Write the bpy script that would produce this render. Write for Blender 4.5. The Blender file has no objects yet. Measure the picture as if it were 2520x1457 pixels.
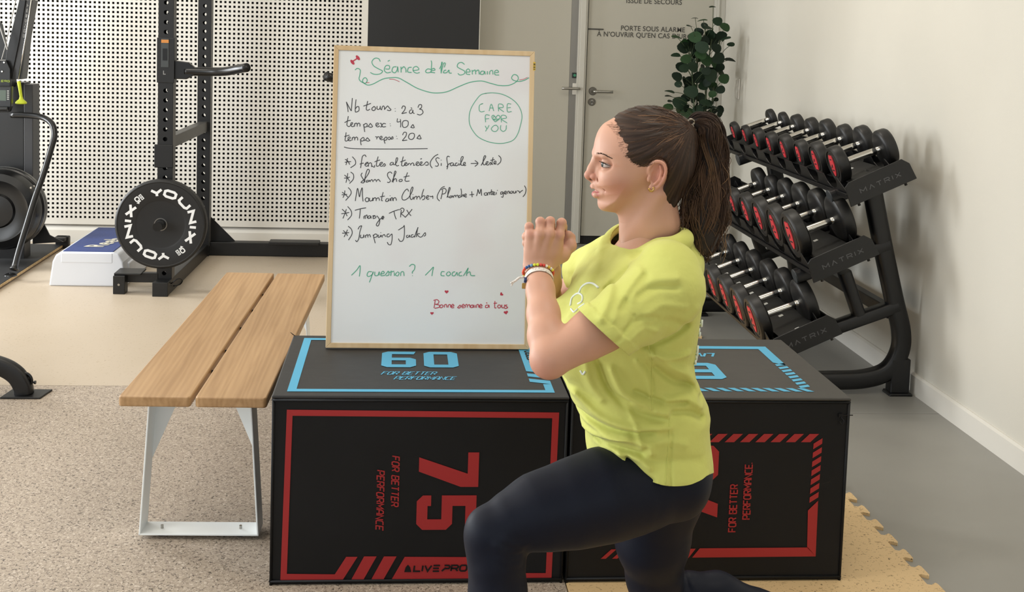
import bpy, bmesh, math, random
import numpy as np
from mathutils import Vector, Matrix
random.seed(7); rng = np.random.default_rng(7)
pi = math.pi
SC = bpy.context.scene
COL = SC.collection
# ------------------------------------------------------------------ camera
FPX, PPX, PPY = 3007.36, 1260.0, 325.4
YAW, PITCH, ROLL, CAMH = .0893, .0846, .0314, 1.4292
def cam_basis():
    cy, sy, cp, sp = math.cos(YAW), math.sin(YAW), math.cos(PITCH), math.sin(PITCH)
    f = np.array([sy*cp, cy*cp, -sp]); r = np.array([cy, -sy, 0.]); u = np.cross(r, f)
    cr, sr = math.cos(ROLL), math.sin(ROLL)
    return cr*r+sr*u, -sr*r+cr*u, f
CR, CU, CF = cam_basis()
CAM = np.array([0, 0, CAMH])
cam_d = bpy.data.cameras.new('camera'); cam = bpy.data.objects.new('camera', cam_d); COL.objects.link(cam)
cam.matrix_world = Matrix(((CR[0], CU[0], -CF[0], 0), (CR[1], CU[1], -CF[1], 0), (CR[2], CU[2], -CF[2], CAMH), (0, 0, 0, 1)))
cam_d.sensor_width = 36; cam_d.lens = FPX/2520*36; cam_d.shift_y = -(728.5-PPY)/2520
cam_d.clip_start = .05; cam_d.clip_end = 60
SC.camera = cam
# ------------------------------------------------------------------ world, lights, exposure
w = bpy.data.worlds.new('sky'); SC.world = w; w.use_nodes = True
w.node_tree.nodes['Background'].inputs[0].default_value = (.72, .86, 1, 1)
w.node_tree.nodes['Background'].inputs[1].default_value = 1.0
def area(name, loc, target, sx, sy, power, col, spread=None):
    l = bpy.data.lights.new(name, 'AREA'); l.shape = 'RECTANGLE'; l.size = sx; l.size_y = sy; l.energy = power; l.color = col
    if spread: l.spread = spread
    o = bpy.data.objects.new(name, l); COL.objects.link(o); o.location = loc
    o.rotation_euler = (Vector(target)-Vector(loc)).to_track_quat('-Z', 'Y').to_euler()
    return o
# daylight entering through the tall windows of the left wall and the glass front behind the photographer
area('window_light', (-3.95, 1.35, 1.45), (0, 1.35, 1.25), 1.4, 2.1, 70, (.93, .97, 1))
area('window_light', (-3.95, 3.55, 1.45), (0, 3.55, 1.25), 1.4, 2.1, 105, (.93, .97, 1))
area('window_light', (-3.95, 6.65, 1.45), (0, 5.2, 1.2), .8, 2.1, 170, (.95, .98, 1))
area('window_light', (-.6, -2.4, 1.6), (-.2, 3, 1.1), 4.6, 2.0, 34, (.95, .98, 1))
CEIL_FILLS = [(-1.6, 2.2), (.9, 2.2), (-1.6, 5.2), (.9, 5.2)]  # unseen ceiling lights, added as soft warm fill
for lx, ly in CEIL_FILLS:
    area('ceiling_fill_light', (lx, ly, 2.83), (lx, ly, 0), 1.1, .28, 20, (1, .93, .82))
vs = SC.view_settings
vs.view_transform = 'Standard'; vs.look = 'None'; vs.gamma = 1; vs.use_curve_mapping = False
vs.exposure = -0.35
# ------------------------------------------------------------------ pixel rays (used to measure positions on real planes)
def _ray(px, py): return CF + CR*((px-PPX)/FPX) - CU*((py-PPY)/FPX)
def P(px, py, Y):
    d = _ray(px, py); return CAM + d*(Y/d[1])
def PX(px, py, X):
    d = _ray(px, py); return CAM + d*(X/d[0])
def PZ(px, py, z=0.):
    d = _ray(px, py); return CAM + d*((z-CAMH)/d[2])
def PP(px, py, o, n):
    d = _ray(px, py); return CAM + d*(np.dot(np.array(o)-CAM, n)/np.dot(d, n))
def projpx(v):
    d = np.asarray(v)-CAM; z = d @ CF
    return PPX+FPX*(d @ CR)/z, PPY-FPX*(d @ CU)/z
# ------------------------------------------------------------------ materials
def lin(c):
    if isinstance(c, str):
        c = [int(c[i:i+2], 16)/255 for i in (0, 2, 4)]
    return tuple(((x+.055)/1.055)**2.4 if x > .04045 else x/12.92 for x in c)
MATS = {}
def mat(name, c, rough=.5, metal=0., noise=None, bump=None, spec=.5, sub=0., sheen=0., coat=0., stretch=None):
    """noise=(scale, second colour, low, high[, detail]); bump=(scale, strength, distance)"""
    if name in MATS: return MATS[name]
    m = bpy.data.materials.new(name); m.use_nodes = True; MATS[name] = m
    nt = m.node_tree; n = nt.nodes; b = n['Principled BSDF']
    b.inputs['Base Color'].default_value = (*lin(c), 1); b.inputs['Roughness'].default_value = rough
    b.inputs['Metallic'].default_value = metal; b.inputs['Specular IOR Level'].default_value = spec
    if sub: b.inputs['Subsurface Weight'].default_value = sub; b.inputs['Subsurface Radius'].default_value = (.012, .005, .003); b.inputs['Subsurface Scale'].default_value = 1.
    if sheen: b.inputs['Sheen Weight'].default_value = sheen
    if coat: b.inputs['Coat Weight'].default_value = coat; b.inputs['Coat Roughness'].default_value = .15
    co = None
    if noise or bump:
        tc = n.new('ShaderNodeTexCoord'); mp = n.new('ShaderNodeMapping'); nt.links.new(tc.outputs['Object'], mp.inputs[0]); co = mp.outputs[0]
        if stretch: mp.inputs['Scale'].default_value = stretch
    if noise:
        t = n.new('ShaderNodeTexNoise'); t.inputs['Scale'].default_value = noise[0]; t.inputs['Detail'].default_value = noise[4] if len(noise) > 4 else 3
        nt.links.new(co, t.inputs['Vector'])
        r = n.new('ShaderNodeValToRGB'); e = r.color_ramp.elements
        e[0].position = noise[2]; e[1].position = noise[3]; e[0].color = (*lin(c), 1); e[1].color = (*lin(noise[1]), 1)
        nt.links.new(t.outputs['Fac'], r.inputs[0]); nt.links.new(r.outputs[0], b.inputs['Base Color'])
    if bump:
        t2 = n.new('ShaderNodeTexNoise'); t2.inputs['Scale'].default_value = bump[0]; t2.inputs['Detail'].default_value = 3; nt.links.new(co, t2.inputs['Vector'])
        bp = n.new('ShaderNodeBump'); bp.inputs['Strength'].default_value = bump[1]; bp.inputs['Distance'].default_value = bump[2]
        nt.links.new(t2.outputs['Fac'], bp.inputs['Height']); nt.links.new(bp.outputs[0], b.inputs['Normal'])
    return m
def wood_mat(name, c1, c2, scale, stretch, rough=.45):
    m = bpy.data.materials.new(name); m.use_nodes = True; nt = m.node_tree; n = nt.nodes; b = n['Principled BSDF']; MATS[name] = m
    tc = n.new('ShaderNodeTexCoord'); mp = n.new('ShaderNodeMapping'); mp.inputs['Scale'].default_value = stretch
    nt.links.new(tc.outputs['Object'], mp.inputs[0])
    a = n.new('ShaderNodeTexNoise'); a.inputs['Scale'].default_value = scale; a.inputs['Detail'].default_value = 6; a.inputs['Distortion'].default_value = .6
    nt.links.new(mp.outputs[0], a.inputs['Vector'])
    wv = n.new('ShaderNodeTexWave'); wv.inputs['Scale'].default_value = scale*.7; wv.inputs['Distortion'].default_value = 9; wv.inputs['Detail'].default_value = 3; wv.inputs['Detail Scale'].default_value = 1.2
    nt.links.new(mp.outputs[0], wv.inputs['Vector'])
    mx = n.new('ShaderNodeMix'); mx.inputs[0].default_value = .14; nt.links.new(a.outputs['Fac'], mx.inputs[2]); nt.links.new(wv.outputs['Fac'], mx.inputs[3])
    r = n.new('ShaderNodeValToRGB'); e = r.color_ramp.elements; e[0].position = .28; e[1].position = .72; e[0].color = (*lin(c1), 1); e[1].color = (*lin(c2), 1)
    nt.links.new(mx.outputs[0], r.inputs[0]); nt.links.new(r.outputs[0], b.inputs['Base Color'])
    b.inputs['Roughness'].default_value = rough
    bp = n.new('ShaderNodeBump'); bp.inputs['Strength'].default_value = .15; bp.inputs['Distance'].default_value = .001; nt.links.new(mx.outputs[0], bp.inputs['Height']); nt.links.new(bp.outputs[0], b.inputs['Normal'])
    return m
def speckle_mat(name, base, specks, rough=.55, base2=None):
    """specks: list of (voronoi scale, density threshold, colour, stretch)"""
    m = bpy.data.materials.new(name); m.use_nodes = True; nt = m.node_tree; n = nt.nodes; b = n['Principled BSDF']; MATS[name] = m
    tc = n.new('ShaderNodeTexCoord')
    big = n.new('ShaderNodeTexNoise'); big.inputs['Scale'].default_value = 2.2; big.inputs['Detail'].default_value = 4; nt.links.new(tc.outputs['Object'], big.inputs['Vector'])
    cur = n.new('ShaderNodeMix'); cur.data_type = 'RGBA'; nt.links.new(big.outputs['Fac'], cur.inputs[0])
    cur.inputs[6].default_value = (*lin(base), 1); cur.inputs[7].default_value = (*lin(base2 or base), 1); out = cur.outputs[2]
    for sc, th, c, st in specks:
        ds = n.new('ShaderNodeTexNoise'); ds.inputs['Scale'].default_value = sc*.8; nt.links.new(tc.outputs['Object'], ds.inputs['Vector'])
        mxv = n.new('ShaderNodeMix'); mxv.data_type = 'VECTOR'; mxv.inputs[0].default_value = .02
        nt.links.new(tc.outputs['Object'], mxv.inputs[4]); nt.links.new(ds.outputs['Color'], mxv.inputs[5])
        mp = n.new('ShaderNodeMapping'); mp.inputs['Scale'].default_value = st; nt.links.new(mxv.outputs[1], mp.inputs[0])
        v = n.new('ShaderNodeTexNoise'); v.inputs['Scale'].default_value = sc; v.inputs['Detail'].default_value = 1.5; v.inputs['Roughness'].default_value = .5; nt.links.new(mp.outputs[0], v.inputs['Vector'])
        r = n.new('ShaderNodeMapRange'); r.inputs[1].default_value = th; r.inputs[2].default_value = th+.02; nt.links.new(v.outputs['Fac'], r.inputs[0])
        mx = n.new('ShaderNodeMix'); mx.data_type = 'RGBA'; nt.links.new(r.outputs[0], mx.inputs[0]); nt.links.new(out, mx.inputs[6]); mx.inputs[7].default_value = (*lin(c), 1)
        out = mx.outputs[2]
    nt.links.new(out, b.inputs['Base Color']); b.inputs['Roughness'].default_value = rough
    return m
def attr_mat(name, rough=.5, sub=0., bump=None, spec=.5, sheen=0.):
    m = mat(name, (1, 1, 1), rough, sub=sub, bump=bump, spec=spec, sheen=sheen)
    n = m.node_tree.nodes; a = n.new('ShaderNodeVertexColor'); a.layer_name = 'tone'
    m.node_tree.links.new(a.outputs[0], n['Principled BSDF'].inputs['Base Color']); return m
# ------------------------------------------------------------------ mesh builder
def V(*a): return np.array(a, float)
def unit(v): v = np.asarray(v, float); return v/(np.linalg.norm(v)+1e-12)
def frame(d, up=(0, 0, 1)):
    d = unit(d); up = np.asarray(up, float)
    if abs(np.dot(d, up)) > .98: up = np.array([1., 0, 0])
    a = unit(np.cross(up, d)); return a, np.cross(d, a), d
def catmull(pts, n=6, closed=False):
    pts = [np.asarray(p, float) for p in pts]
    if len(pts) < 3: return pts
    out = []; N = len(pts)
    rngi = range(N) if closed else range(N-1)
    for i in rngi:
        p0 = pts[(i-1) % N] if closed or i > 0 else 2*pts[0]-pts[1]
        p1 = pts[i]; p2 = pts[(i+1) % N]
        p3 = pts[(i+2) % N] if closed or i+2 < N else 2*pts[-1]-pts[-2]
        for k in range(n):
            t = k/n; out.append(.5*((2*p1)+(-p0+p2)*t+(2*p0-5*p1+4*p2-p3)*t*t+(-p0+3*p1-3*p2+p3)*t**3))
    if not closed: out.append(pts[-1])
    return out
class MB:
    def __init__(s): s.v = []; s.f = []
    def add(s, vs, fs):
        o = len(s.v); s.v += [tuple(float(c) for c in q) for q in vs]; s.f += [tuple(i+o for i in f) for f in fs]; return s
    def box(s, c, size, rot=None):
        x, y, z = [a/2 for a in size]
        q = [V(a*x, b*y, d*z) for a in (-1, 1) for b in (-1, 1) for d in (-1, 1)]
        if rot is not None: q = [np.asarray(rot) @ p for p in q]
        return s.add([p+np.asarray(c) for p in q], [(0, 1, 3, 2), (4, 6, 7, 5), (0, 4, 5, 1), (2, 3, 7, 6), (0, 2, 6, 4), (1, 5, 7, 3)])
    def box2(s, lo, hi):
        lo = np.array(lo, float); hi = np.array(hi, float); return s.box((lo+hi)/2, hi-lo)
    def beam(s, a, b, wdt, h, up=(0, 0, 1)):
        a = np.asarray(a, float); b = np.asarray(b, float); x, y, d = frame(b-a, up)
        q = [e+sx*x*wdt/2+sy*y*h/2 for e in (a, b) for sx, sy in ((-1, -1), (1, -1), (1, 1), (-1, 1))]
        return s.add(q, [(3, 2, 1, 0), (4, 5, 6, 7), (0, 1, 5, 4), (1, 2, 6, 5), (2, 3, 7, 6), (3, 0, 4, 7)])
    def tube(s, pts, r, n=10, cap=True, sq=None, up=(0, 0, 1)):
        """sweep a circle (or sq=(w,h) superellipse) along pts; r scalar or list"""
        pts = [np.asarray(p, float) for p in pts]; L = len(pts)
        rr = [r]*L if np.isscalar(r) else list(r); rings = []; prev = None
        for i in range(L):
            d = unit(pts[min(i+1, L-1)]-pts[max(i-1, 0)])
            if prev is None: a, b, _ = frame(d, up)
            else:
                a = prev-d*np.dot(prev, d); a = unit(a); b = np.cross(d, a)
            prev = a
            ring = []
            for k in range(n):
                t = 2*pi*k/n; ca, sa = math.cos(t), math.sin(t)
                if sq:
                    e = .5; cx = math.copysign(abs(ca)**e, ca)*sq[0]/2; cy = math.copysign(abs(sa)**e, sa)*sq[1]/2
                    ring.append(pts[i]+a*cx*rr[i]+b*cy*rr[i])
                else: ring.append(pts[i]+(a*ca+b*sa)*rr[i])
            rings.append(ring)
        vs = [p for ring in rings for p in ring]; fs = []
        for i in range(L-1):
            for k in range(n):
                k2 = (k+1) % n; fs.append((i*n+k, i*n+k2, (i+1)*n+k2, (i+1)*n+k))
        if cap: fs.append(tuple(range(n-1, -1, -1))); fs.append(tuple((L-1)*n+k for k in range(n)))
        return s.add(vs, fs)
    def cyl(s, a, b, r, n=20, r2=None):
        return s.tube([a, b], [r, r if r2 is None else r2], n)
    def lathe(s, c, axis, prof, n=32, up=(0, 0, 1)):
        """prof: list of (distance along the axis, radius)"""
        a, b, d = frame(axis, up); c = np.asarray(c, float); vs = []; fs = []
        for (h, r) in prof:
            for k in range(n):
                t = 2*pi*k/n; vs.append(c+d*h+(a*math.cos(t)+b*math.sin(t))*max(r, 1e-5))
        for i in range(len(prof)-1):
            for k in range(n):
                k2 = (k+1) % n; fs.append((i*n+k, i*n+k2, (i+1)*n+k2, (i+1)*n+k))
        fs.append(tuple(range(n-1, -1, -1))); fs.append(tuple((len(prof)-1)*n+k for k in range(n)))
        return s.add(vs, fs)
    def prism(s, poly, o, x, y, d):
        """poly 2D points placed at o + px*x + py*y, extruded by the vector d"""
        o, x, y, d = [np.asarray(q, float) for q in (o, x, y, d)]; n = len(poly)
        A = [o+x*p[0]+y*p[1] for p in poly]; B = [p+d for p in A]
        fs = [tuple(range(n-1, -1, -1)), tuple(range(n, 2*n))]+[(i, (i+1) % n, n+(i+1) % n, n+i) for i in range(n)]
        return s.add(A+B, fs)
    def sphere(s, c, r, n=12, m=8, sc=(1, 1, 1)):
        vs = []; fs = []
        for i in range(m+1):
            th = pi*i/m
            for k in range(n):
                t = 2*pi*k/n; vs.append(np.asarray(c)+V(math.sin(th)*math.cos(t)*sc[0], math.sin(th)*math.sin(t)*sc[1], math.cos(th)*sc[2])*r)
        for i in range(m):
            for k in range(n):
                k2 = (k+1) % n; fs.append((i*n+k, (i+1)*n+k, (i+1)*n+k2, i*n+k2))
        return s.add(vs, fs)
    def ribbon(s, pts, w, nrm, lift=0., thick=.0004, closed=False, miter=True):
        """flat stroke of width w on a surface with normal nrm"""
        pts = [np.asarray(p, float) for p in pts]; nrm = unit(nrm); L = len(pts); Lf = []; Rt = []
        for i in range(L):
            pa = pts[i-1] if (i > 0 or closed) else None; pb = pts[(i+1) % L] if (i < L-1 or closed) else None
            d1 = unit(pts[i]-pa) if pa is not None else unit(pb-pts[i]); d2 = unit(pb-pts[i]) if pb is not None else d1
            t = unit(d1+d2) if np.linalg.norm(d1+d2) > .2 else d1
            sd = np.cross(nrm, t); k = 1/max(.45, np.dot(t, d1)) if miter else 1
            Lf.append(pts[i]+sd*w/2*k+nrm*(lift+thick)); Rt.append(pts[i]-sd*w/2*k+nrm*(lift+thick))
        vs = Lf+Rt; fs = []
        for i in range(L if closed else L-1):
            j = (i+1) % L; fs.append((L+i, L+j, j, i))
        return s.add(vs, fs)
    def build(s, name, m, parent=None, smooth=False, bevel=0., seg=2, loc=None, angle=None, fix=True, solid=0.):
        v = np.array(s.v)
        if parent is not None:
            org = V(0, 0, 0); q = parent
            while q is not None: org = org+np.array(q.location); q = q.parent
            here = (0, 0, 0)
        else:
            if loc is None: loc = ((v[:, 0].min()+v[:, 0].max())/2, (v[:, 1].min()+v[:, 1].max())/2, v[:, 2].min())
            org = np.array(loc, float); here = tuple(loc)
        me = bpy.data.meshes.new(name); me.from_pydata([tuple(p) for p in (v-org)], [], s.f); me.update()
        if fix:
            bm = bmesh.new(); bm.from_mesh(me); bmesh.ops.recalc_face_normals(bm, faces=bm.faces); bm.to_mesh(me); bm.free()
        o = bpy.data.objects.new(name, me); COL.objects.link(o); o.location = here
        if parent is not None: o.parent = parent
        for mm in (m if isinstance(m, (list, tuple)) else [m]): me.materials.append(mm)
        if smooth:
            me.polygons.foreach_set('use_smooth', [True]*len(me.polygons))
            if angle: 
                try: me.set_sharp_from_angle(angle=math.radians(angle))
                except Exception: pass
        if bevel:
            b = o.modifiers.new('bevel', 'BEVEL'); b.width = bevel; b.segments = seg; b.limit_method = 'ANGLE'; b.angle_limit = math.radians(35)
            b.harden_normals = False
        if solid:
            b = o.modifiers.new('solid', 'SOLIDIFY'); b.thickness = solid; b.offset = -1
        return o
def tag(o, label=None, cat=None, group=None, kind=None):
    if label: o['label'] = label
    if cat: o['category'] = cat
    if group: o['group'] = group
    if kind: o['kind'] = kind
    return o
def thing(name, loc, label, cat, group=None):
    o = bpy.data.objects.new(name, None); COL.objects.link(o); o.location = tuple(loc); o.empty_display_size = .1
    return tag(o, label, cat, group)
def struct(name, mb, m, **k):
    o = mb.build(name, m, loc=k.pop('loc', (0, 0, 0)), **k); return tag(o, kind='structure')
def copy_tree(o, loc, **kw):
    c = o.copy(); COL.objects.link(c); c.location = loc
    def kids(a, b):
        for ch in list(a.children):
            d = ch.copy(); COL.objects.link(d); d.parent = b; kids(ch, d)
    kids(o, c); tag(c, **kw); return c
# ------------------------------------------------------------------ letters
# block strokes in a unit cell (width 0..w, height 0..1)
G = {
 'A': (1, ['0,0 0,.75 .25,1 .75,1 1,.75 1,0', '0,.4 1,.4']), 'B': (1, ['0,0 0,1 .8,1 1,.85 1,.65 .85,.52 0,.52', '.85,.52 1,.38 1,.15 .8,0 0,0']),
 'C': (1, ['1,1 .2,1 0,.8 0,.2 .2,0 1,0']), 'E': (1, ['1,1 0,1 0,0 1,0', '0,.5 .85,.5']), 'F': (1, ['1,1 0,1 0,0', '0,.5 .85,.5']),
 'G': (1, ['1,1 .2,1 0,.8 0,.2 .2,0 1,0 1,.5 .6,.5']), 'I': (.05, ['0,0 0,1']), 'K': (1, ['0,0 0,1', '1,1 .1,.5 1,0']),
 'L': (1, ['0,1 0,0 1,0']), 'M': (1.2, ['0,0 0,1 .6,.35 1.2,1 1.2,0']), 'N': (1, ['0,0 0,1 1,0 1,1']), 'O': (1, ['.2,0 .8,0 1,.2 1,.8 .8,1 .2,1 0,.8 0,.2 .2,0']),
 'P': (1, ['0,0 0,1 .8,1 1,.82 1,.6 .8,.42 0,.42']), 'R': (1, ['0,0 0,1 .8,1 1,.82 1,.62 .8,.45 0,.45', '.6,.45 1,0']),
 'S': (1, ['1,1 .2,1 0,.82 0,.68 .2,.52 .8,.5 1,.35 1,.18 .8,0 0,0']), 'T': (1, ['0,1 1,1', '.5,1 .5,0']), 'U': (1, ['0,1 0,.2 .2,0 .8,0 1,.2 1,1']),
 'V': (1, ['0,1 .5,0 1,1']), 'X': (1, ['0,0 1,1', '0,1 1,0']), 'Y': (1, ['0,1 .5,.48 1,1', '.5,.5 .5,0']), '.': (.1, ['0,0 0,.12']),
 '1': (.4, ['0,.75 .35,1 .35,0']), '0': (1, ['.2,0 .8,0 1,.2 1,.8 .8,1 .2,1 0,.8 0,.2 .2,0']), ' ': (.5, []),
 'a': (1, ['0,0 .5,1 1,0']),  # open A
 'e': (1, ['0,1 1,1', '0,.5 .9,.5', '0,0 1,0']),  # three-bar E
 'p': (1, ['-.1,0 .45,.6', '.2,1 .85,1 1,.85 1,.6 .85,.45 .3,.45']),
}
def block_text(mb, txt, o, x, y, n, h, wd, sp, th, shear=0., lift=.0005):
    """o lower-left, x/y unit directions, h height, wd letter width, sp spacing, th stroke"""
    o, x, y = [np.asarray(q, float) for q in (o, x, y)]; cx = 0.
    for ch in txt:
        gw, strokes = G[ch]
        for si, st in enumerate(strokes):
            pts = [tuple(float(c) for c in q.split(',')) for q in st.split()]
            cl = len(pts) > 3 and pts[0] == pts[-1]
            if cl: pts = pts[:-1]
            q = [o+x*(cx+a*wd+b*h*shear)+y*(b*(h-th)+th/2) for a, b in pts]
            mb.ribbon(q, th, n, lift+.0003*si, closed=cl)
        cx += gw*wd+sp
    return cx-sp
def text_width(txt, wd, sp): return sum(G[c][0]*wd+sp for c in txt)-sp
def font_mesh(mb, txt, o, x, y, h, bold=.0, sx=1., lift=.001, align='LEFT'):
    cu = bpy.data.curves.new('t', 'FONT'); cu.body = txt; cu.size = 1; cu.offset = bold; cu.align_x = align; cu.space_character = 1.05
    ob = bpy.data.objects.new('t', cu); COL.objects.link(ob); dg = bpy.context.evaluated_depsgraph_get(); me = bpy.data.meshes.new_from_object(ob.evaluated_get(dg))
    o, x, y = [np.asarray(q, float) for q in (o, x, y)]; n = unit(np.cross(x, y)); k = h/.72
    mb.add([o+x*v.co.x*k*sx+y*v.co.y*k+n*lift for v in me.vertices], [tuple(p.vertices) for p in me.polygons])
    bpy.data.objects.remove(ob); bpy.data.curves.remove(cu); bpy.data.meshes.remove(me)
# ================================================================== ROOM SHELL
RX, BY = 2.10, 7.83          # right wall, back wall
LX, FY, CZ = -4.0, -2.5, 2.9
M_wall = mat('wall_paint', 'CFCBC0', .6, noise=(1.2, 'C8C4B9', .3, .7), bump=(260, .08, .002))
M_wallr = mat('wall_paint_right', 'D6D2C7', .35, noise=(1.0, 'CFCBC0', .3, .7), bump=(220, .1, .002))
M_black_wall = mat('black_wall_paint', '17181A', .6, bump=(200, .1, .001))
M_door = mat('door_laminate', 'B9B5A8', .45, bump=(300, .05, .001))
M_frame = mat('door_frame_paint', 'C6C3B9', .4)
M_trim = mat('white_trim', 'DCD8CF', .4)
M_steel = mat('brushed_steel', 'A8A6A0', .3, 1.)
M_dkgap = mat('dark_gap', '151312', .8)
M_ceil = mat('ceiling_paint', 'E4E1DA', .8)
# floor: grey vinyl with a recessed weld seam across the right aisle
M_vinyl = mat('grey_vinyl', '94928C', .36, noise=(3, '8E8C86', .35, .7), bump=(500, .05, .001))
fl = MB().box2((LX, FY, -.05), (RX, 4.44, 0)).box2((LX, 4.444, -.05), (RX, BY+.4, 0)).box2((LX, 4.44, -.05), (RX, 4.444, -.002))
struct('floor', fl, M_vinyl)
struct('ceiling', MB().box2((LX, FY, CZ), (RX, BY+.4, CZ+.1)), M_ceil)
# right wall + baseboard
struct('wall_right', MB().box2((RX, FY, 0), (RX+.12, BY+.4, CZ)), M_wallr)
def baseboard(name, a, b, h=.085, t=.014):
    a = V(*a); b = V(*b); x = unit(b-a); n = np.cross(V(0, 0, 1), x)
    poly = [(0, 0), (t, 0), (t, h-.008), (t-.008, h), (0, h)]
    mb = MB().prism(poly, a, n, V(0, 0, 1), b-a)
    return struct(name, mb, M_trim)
baseboard('baseboard_right', (RX, FY, 0), (RX, BY, 0), h=.085)
# left wall with three tall windows, front wall with a glazed opening (both outside the frame)
wl = MB(); ys = [FY, .6, 2.1, 2.8, 4.3, 6.2, 7.1, BY+.4]
for i in range(0, 8, 2): wl.box2((LX-.2, ys[i], 0), (LX, ys[i+1], CZ))
for i in range(1, 7, 2): wl.box2((LX-.2, ys[i], 0), (LX, ys[i+1], .38)); wl.box2((LX-.2, ys[i], 2.52), (LX, ys[i+1], CZ))
struct('wall_left', wl, M_wall)
M_alu = mat('window_frame_grey', '5A5D60', .4, .3)
for k, i in enumerate(range(1, 7, 2)):
    mb = MB()
    for yy in (ys[i]+.03, (ys[i]+ys[i+1])/2, ys[i+1]-.03): mb.box((LX-.1, yy, 1.45), (.05, .05, 2.1))
    for zz in (.41, 1.6, 2.49): mb.box((LX-.1, (ys[i]+ys[i+1])/2, zz), (.05, ys[i+1]-ys[i]-.04, .05))
    struct('window_%d' % (k+1), mb, M_alu)
wf = MB().box2((LX, FY-.15, 0), (-2.9, FY, CZ)).box2((1.7, FY-.15, 0), (RX, FY, CZ)).box2((-2.9, FY-.15, 0), (1.7, FY, .6)).box2((-2.9, FY-.15, 2.6), (1.7, FY, CZ))
struct('wall_front', wf, M_wall)
mb = MB()
for xx in (-2.87, -1.35, .15, 1.67): mb.box((xx, FY-.07, 1.6), (.06, .06, 2.0))
struct('window_4', mb, M_alu)
# back wall: plaster behind the perforated boards, black pier, door recess
struct('wall_back', MB().box2((LX, BY+.06, 0), (-.235, BY+.4, CZ)).box2((-.235, BY+.05, 0), (.47, BY+.4, CZ)).box2((.47, BY+.26, 0), (RX+.12, BY+.4, CZ)).box2((.47, BY+.0, 2.25), (RX, BY+.26, CZ)), M_wall)
bw = MB().box2((-.235, BY, 0), (.47, BY+.05, CZ)); o = bw.build('black_wall_panel', M_black_wall, loc=(.12, BY, 0)); tag(o, kind='structure')
# perforated boards: real square holes with a dark cavity behind
M_perf = mat('perforated_board', 'DAD6CD', .55, bump=(150, .05, .001))
M_cav = mat('black_felt', '171717', .95)
def perf_board(x0, x1, z0, z1, y, pitch=.0281, hole=.0138, th=.004, marg=.02):
    nx = int((x1-x0-2*marg)/pitch); nz = int((z1-z0-2*marg)/pitch)
    gx = [x0]; 
    ox = x0+((x1-x0)-(nx*pitch))/2; oz = z0+((z1-z0)-(nz*pitch))/2
    for i in range(nx): c = ox+(i+.5)*pitch; gx += [c-hole/2, c+hole/2]
    gx.append(x1); gz = [z0]
    for i in range(nz): c = oz+(i+.5)*pitch; gz += [c-hole/2, c+hole/2]
    gz.append(z1); NX, NZ = len(gx), len(gz); v = []; f = []
    for d in (0, th):
        for zz in gz:
            for xx in gx: v.append((xx, y+d, zz))
    O = NX*NZ
    for j in range(NZ-1):
        for i in range(NX-1):
            a = j*NX+i; q = (a, a+1, a+NX+1, a+NX)
            if i % 2 == 1 and j % 2 == 1:
                for e in range(4):
                    p0, p1 = q[e], q[(e+1) % 4]; f.append((p0, p1, p1+O, p0+O))
            else: f.append(q)
    mb = MB(); mb.v = v; mb.f = f; return mb
pan = [(-4.0, -2.62), (-2.616, -1.236), (-1.232, -.237)]
for i, (a, b) in enumerate(pan):
    o = perf_board(a, b, .115, 2.4, BY).build('perforated_panel', M_perf, loc=(a, BY, .115), fix=False); tag(o, kind='structure')
bk = MB().box2((-4.0, BY+.03, .115), (-.237, BY+.06, 2.4)); tag(bk.build('felt_backing', M_cav, loc=(-2, BY+.03, .115)), kind='structure')
struct('trim_1', MB().box2((-4.0, BY+.001, 2.4), (-.237, BY+.06, CZ)), M_wall)
# skirting under the boards: sloped white ledge then flat board
mb = MB().prism([(0, 0), (.035, 0), (.035, .078), (.03, .082), (0, .115)], V(-4.0, BY+.03, 0), V(0, -1, 0), V(0, 0, 1), V(3.765, 0, 0))
struct('baseboard_back', mb, M_trim)
# ---- double door in the recess on the right
DY = 8.0
M_text = mat('grey_vinyl_lettering', '4A4843', .6)
M_cyl = mat('lock_cylinder', '77736B', .35, .8)
mb = MB().box2((.47, DY+.0, .0), (.50, DY+.09, 2.25)); 
struct('trim_2', MB().box2((.47, BY, 0), (.475, DY+.09, 2.25)).box2((.47, BY+.22, 2.2), (RX, BY+.26, 2.25)), M_wall)
# left leaf
d1 = struct('door_1', MB().box2((.475, DY, .03), (1.085, DY+.045, 2.2)), M_door, bevel=.002)
gs = MB().box2((1.085, DY-.002, .05), (1.13, DY+.045, 2.2)); gs.build('edge_profile', mat('grey_profile', '8B8984', .4, .4), d1)
lv = MB().tube(catmull([V(1.145, DY-.01, 1.05), V(1.145, DY-.05, 1.05), V(1.135, DY-.062, 1.05), V(1.11, DY-.064, 1.05), V(1.03, DY-.064, 1.05)], 4), .0095, 10)
lv.build('door_handle', M_steel, d1, smooth=True)
MB().box((1.122, DY-.006, 1.045), (.03, .012, .075)).build('lock_plate', M_trim, d1, bevel=.002)
kb = MB().box((1.118, DY-.006, 1.135), (.034, .012, .034)).build('alarm_contact', mat('green_black_plastic', '10201A', .3), d1, bevel=.002)
MB().lathe((1.118, DY-.012, 1.135), (0, -1, 0), [(0, .01), (.003, .009)], 14).build('indicator', mat('green_ring', '3E8A6A', .3), kb)
# frame post between leaves
struct('trim_3', MB().box2((1.13, DY-.03, .02), (1.19, DY+.06, 2.25)).box2((1.142, DY-.04, .02), (1.178, DY-.03, 2.25)), M_frame, bevel=.003)
struct('trim_4', MB().box2((1.19, DY+.01, .02), (1.198, DY+.03, 2.2)), M_dkgap)
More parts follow.
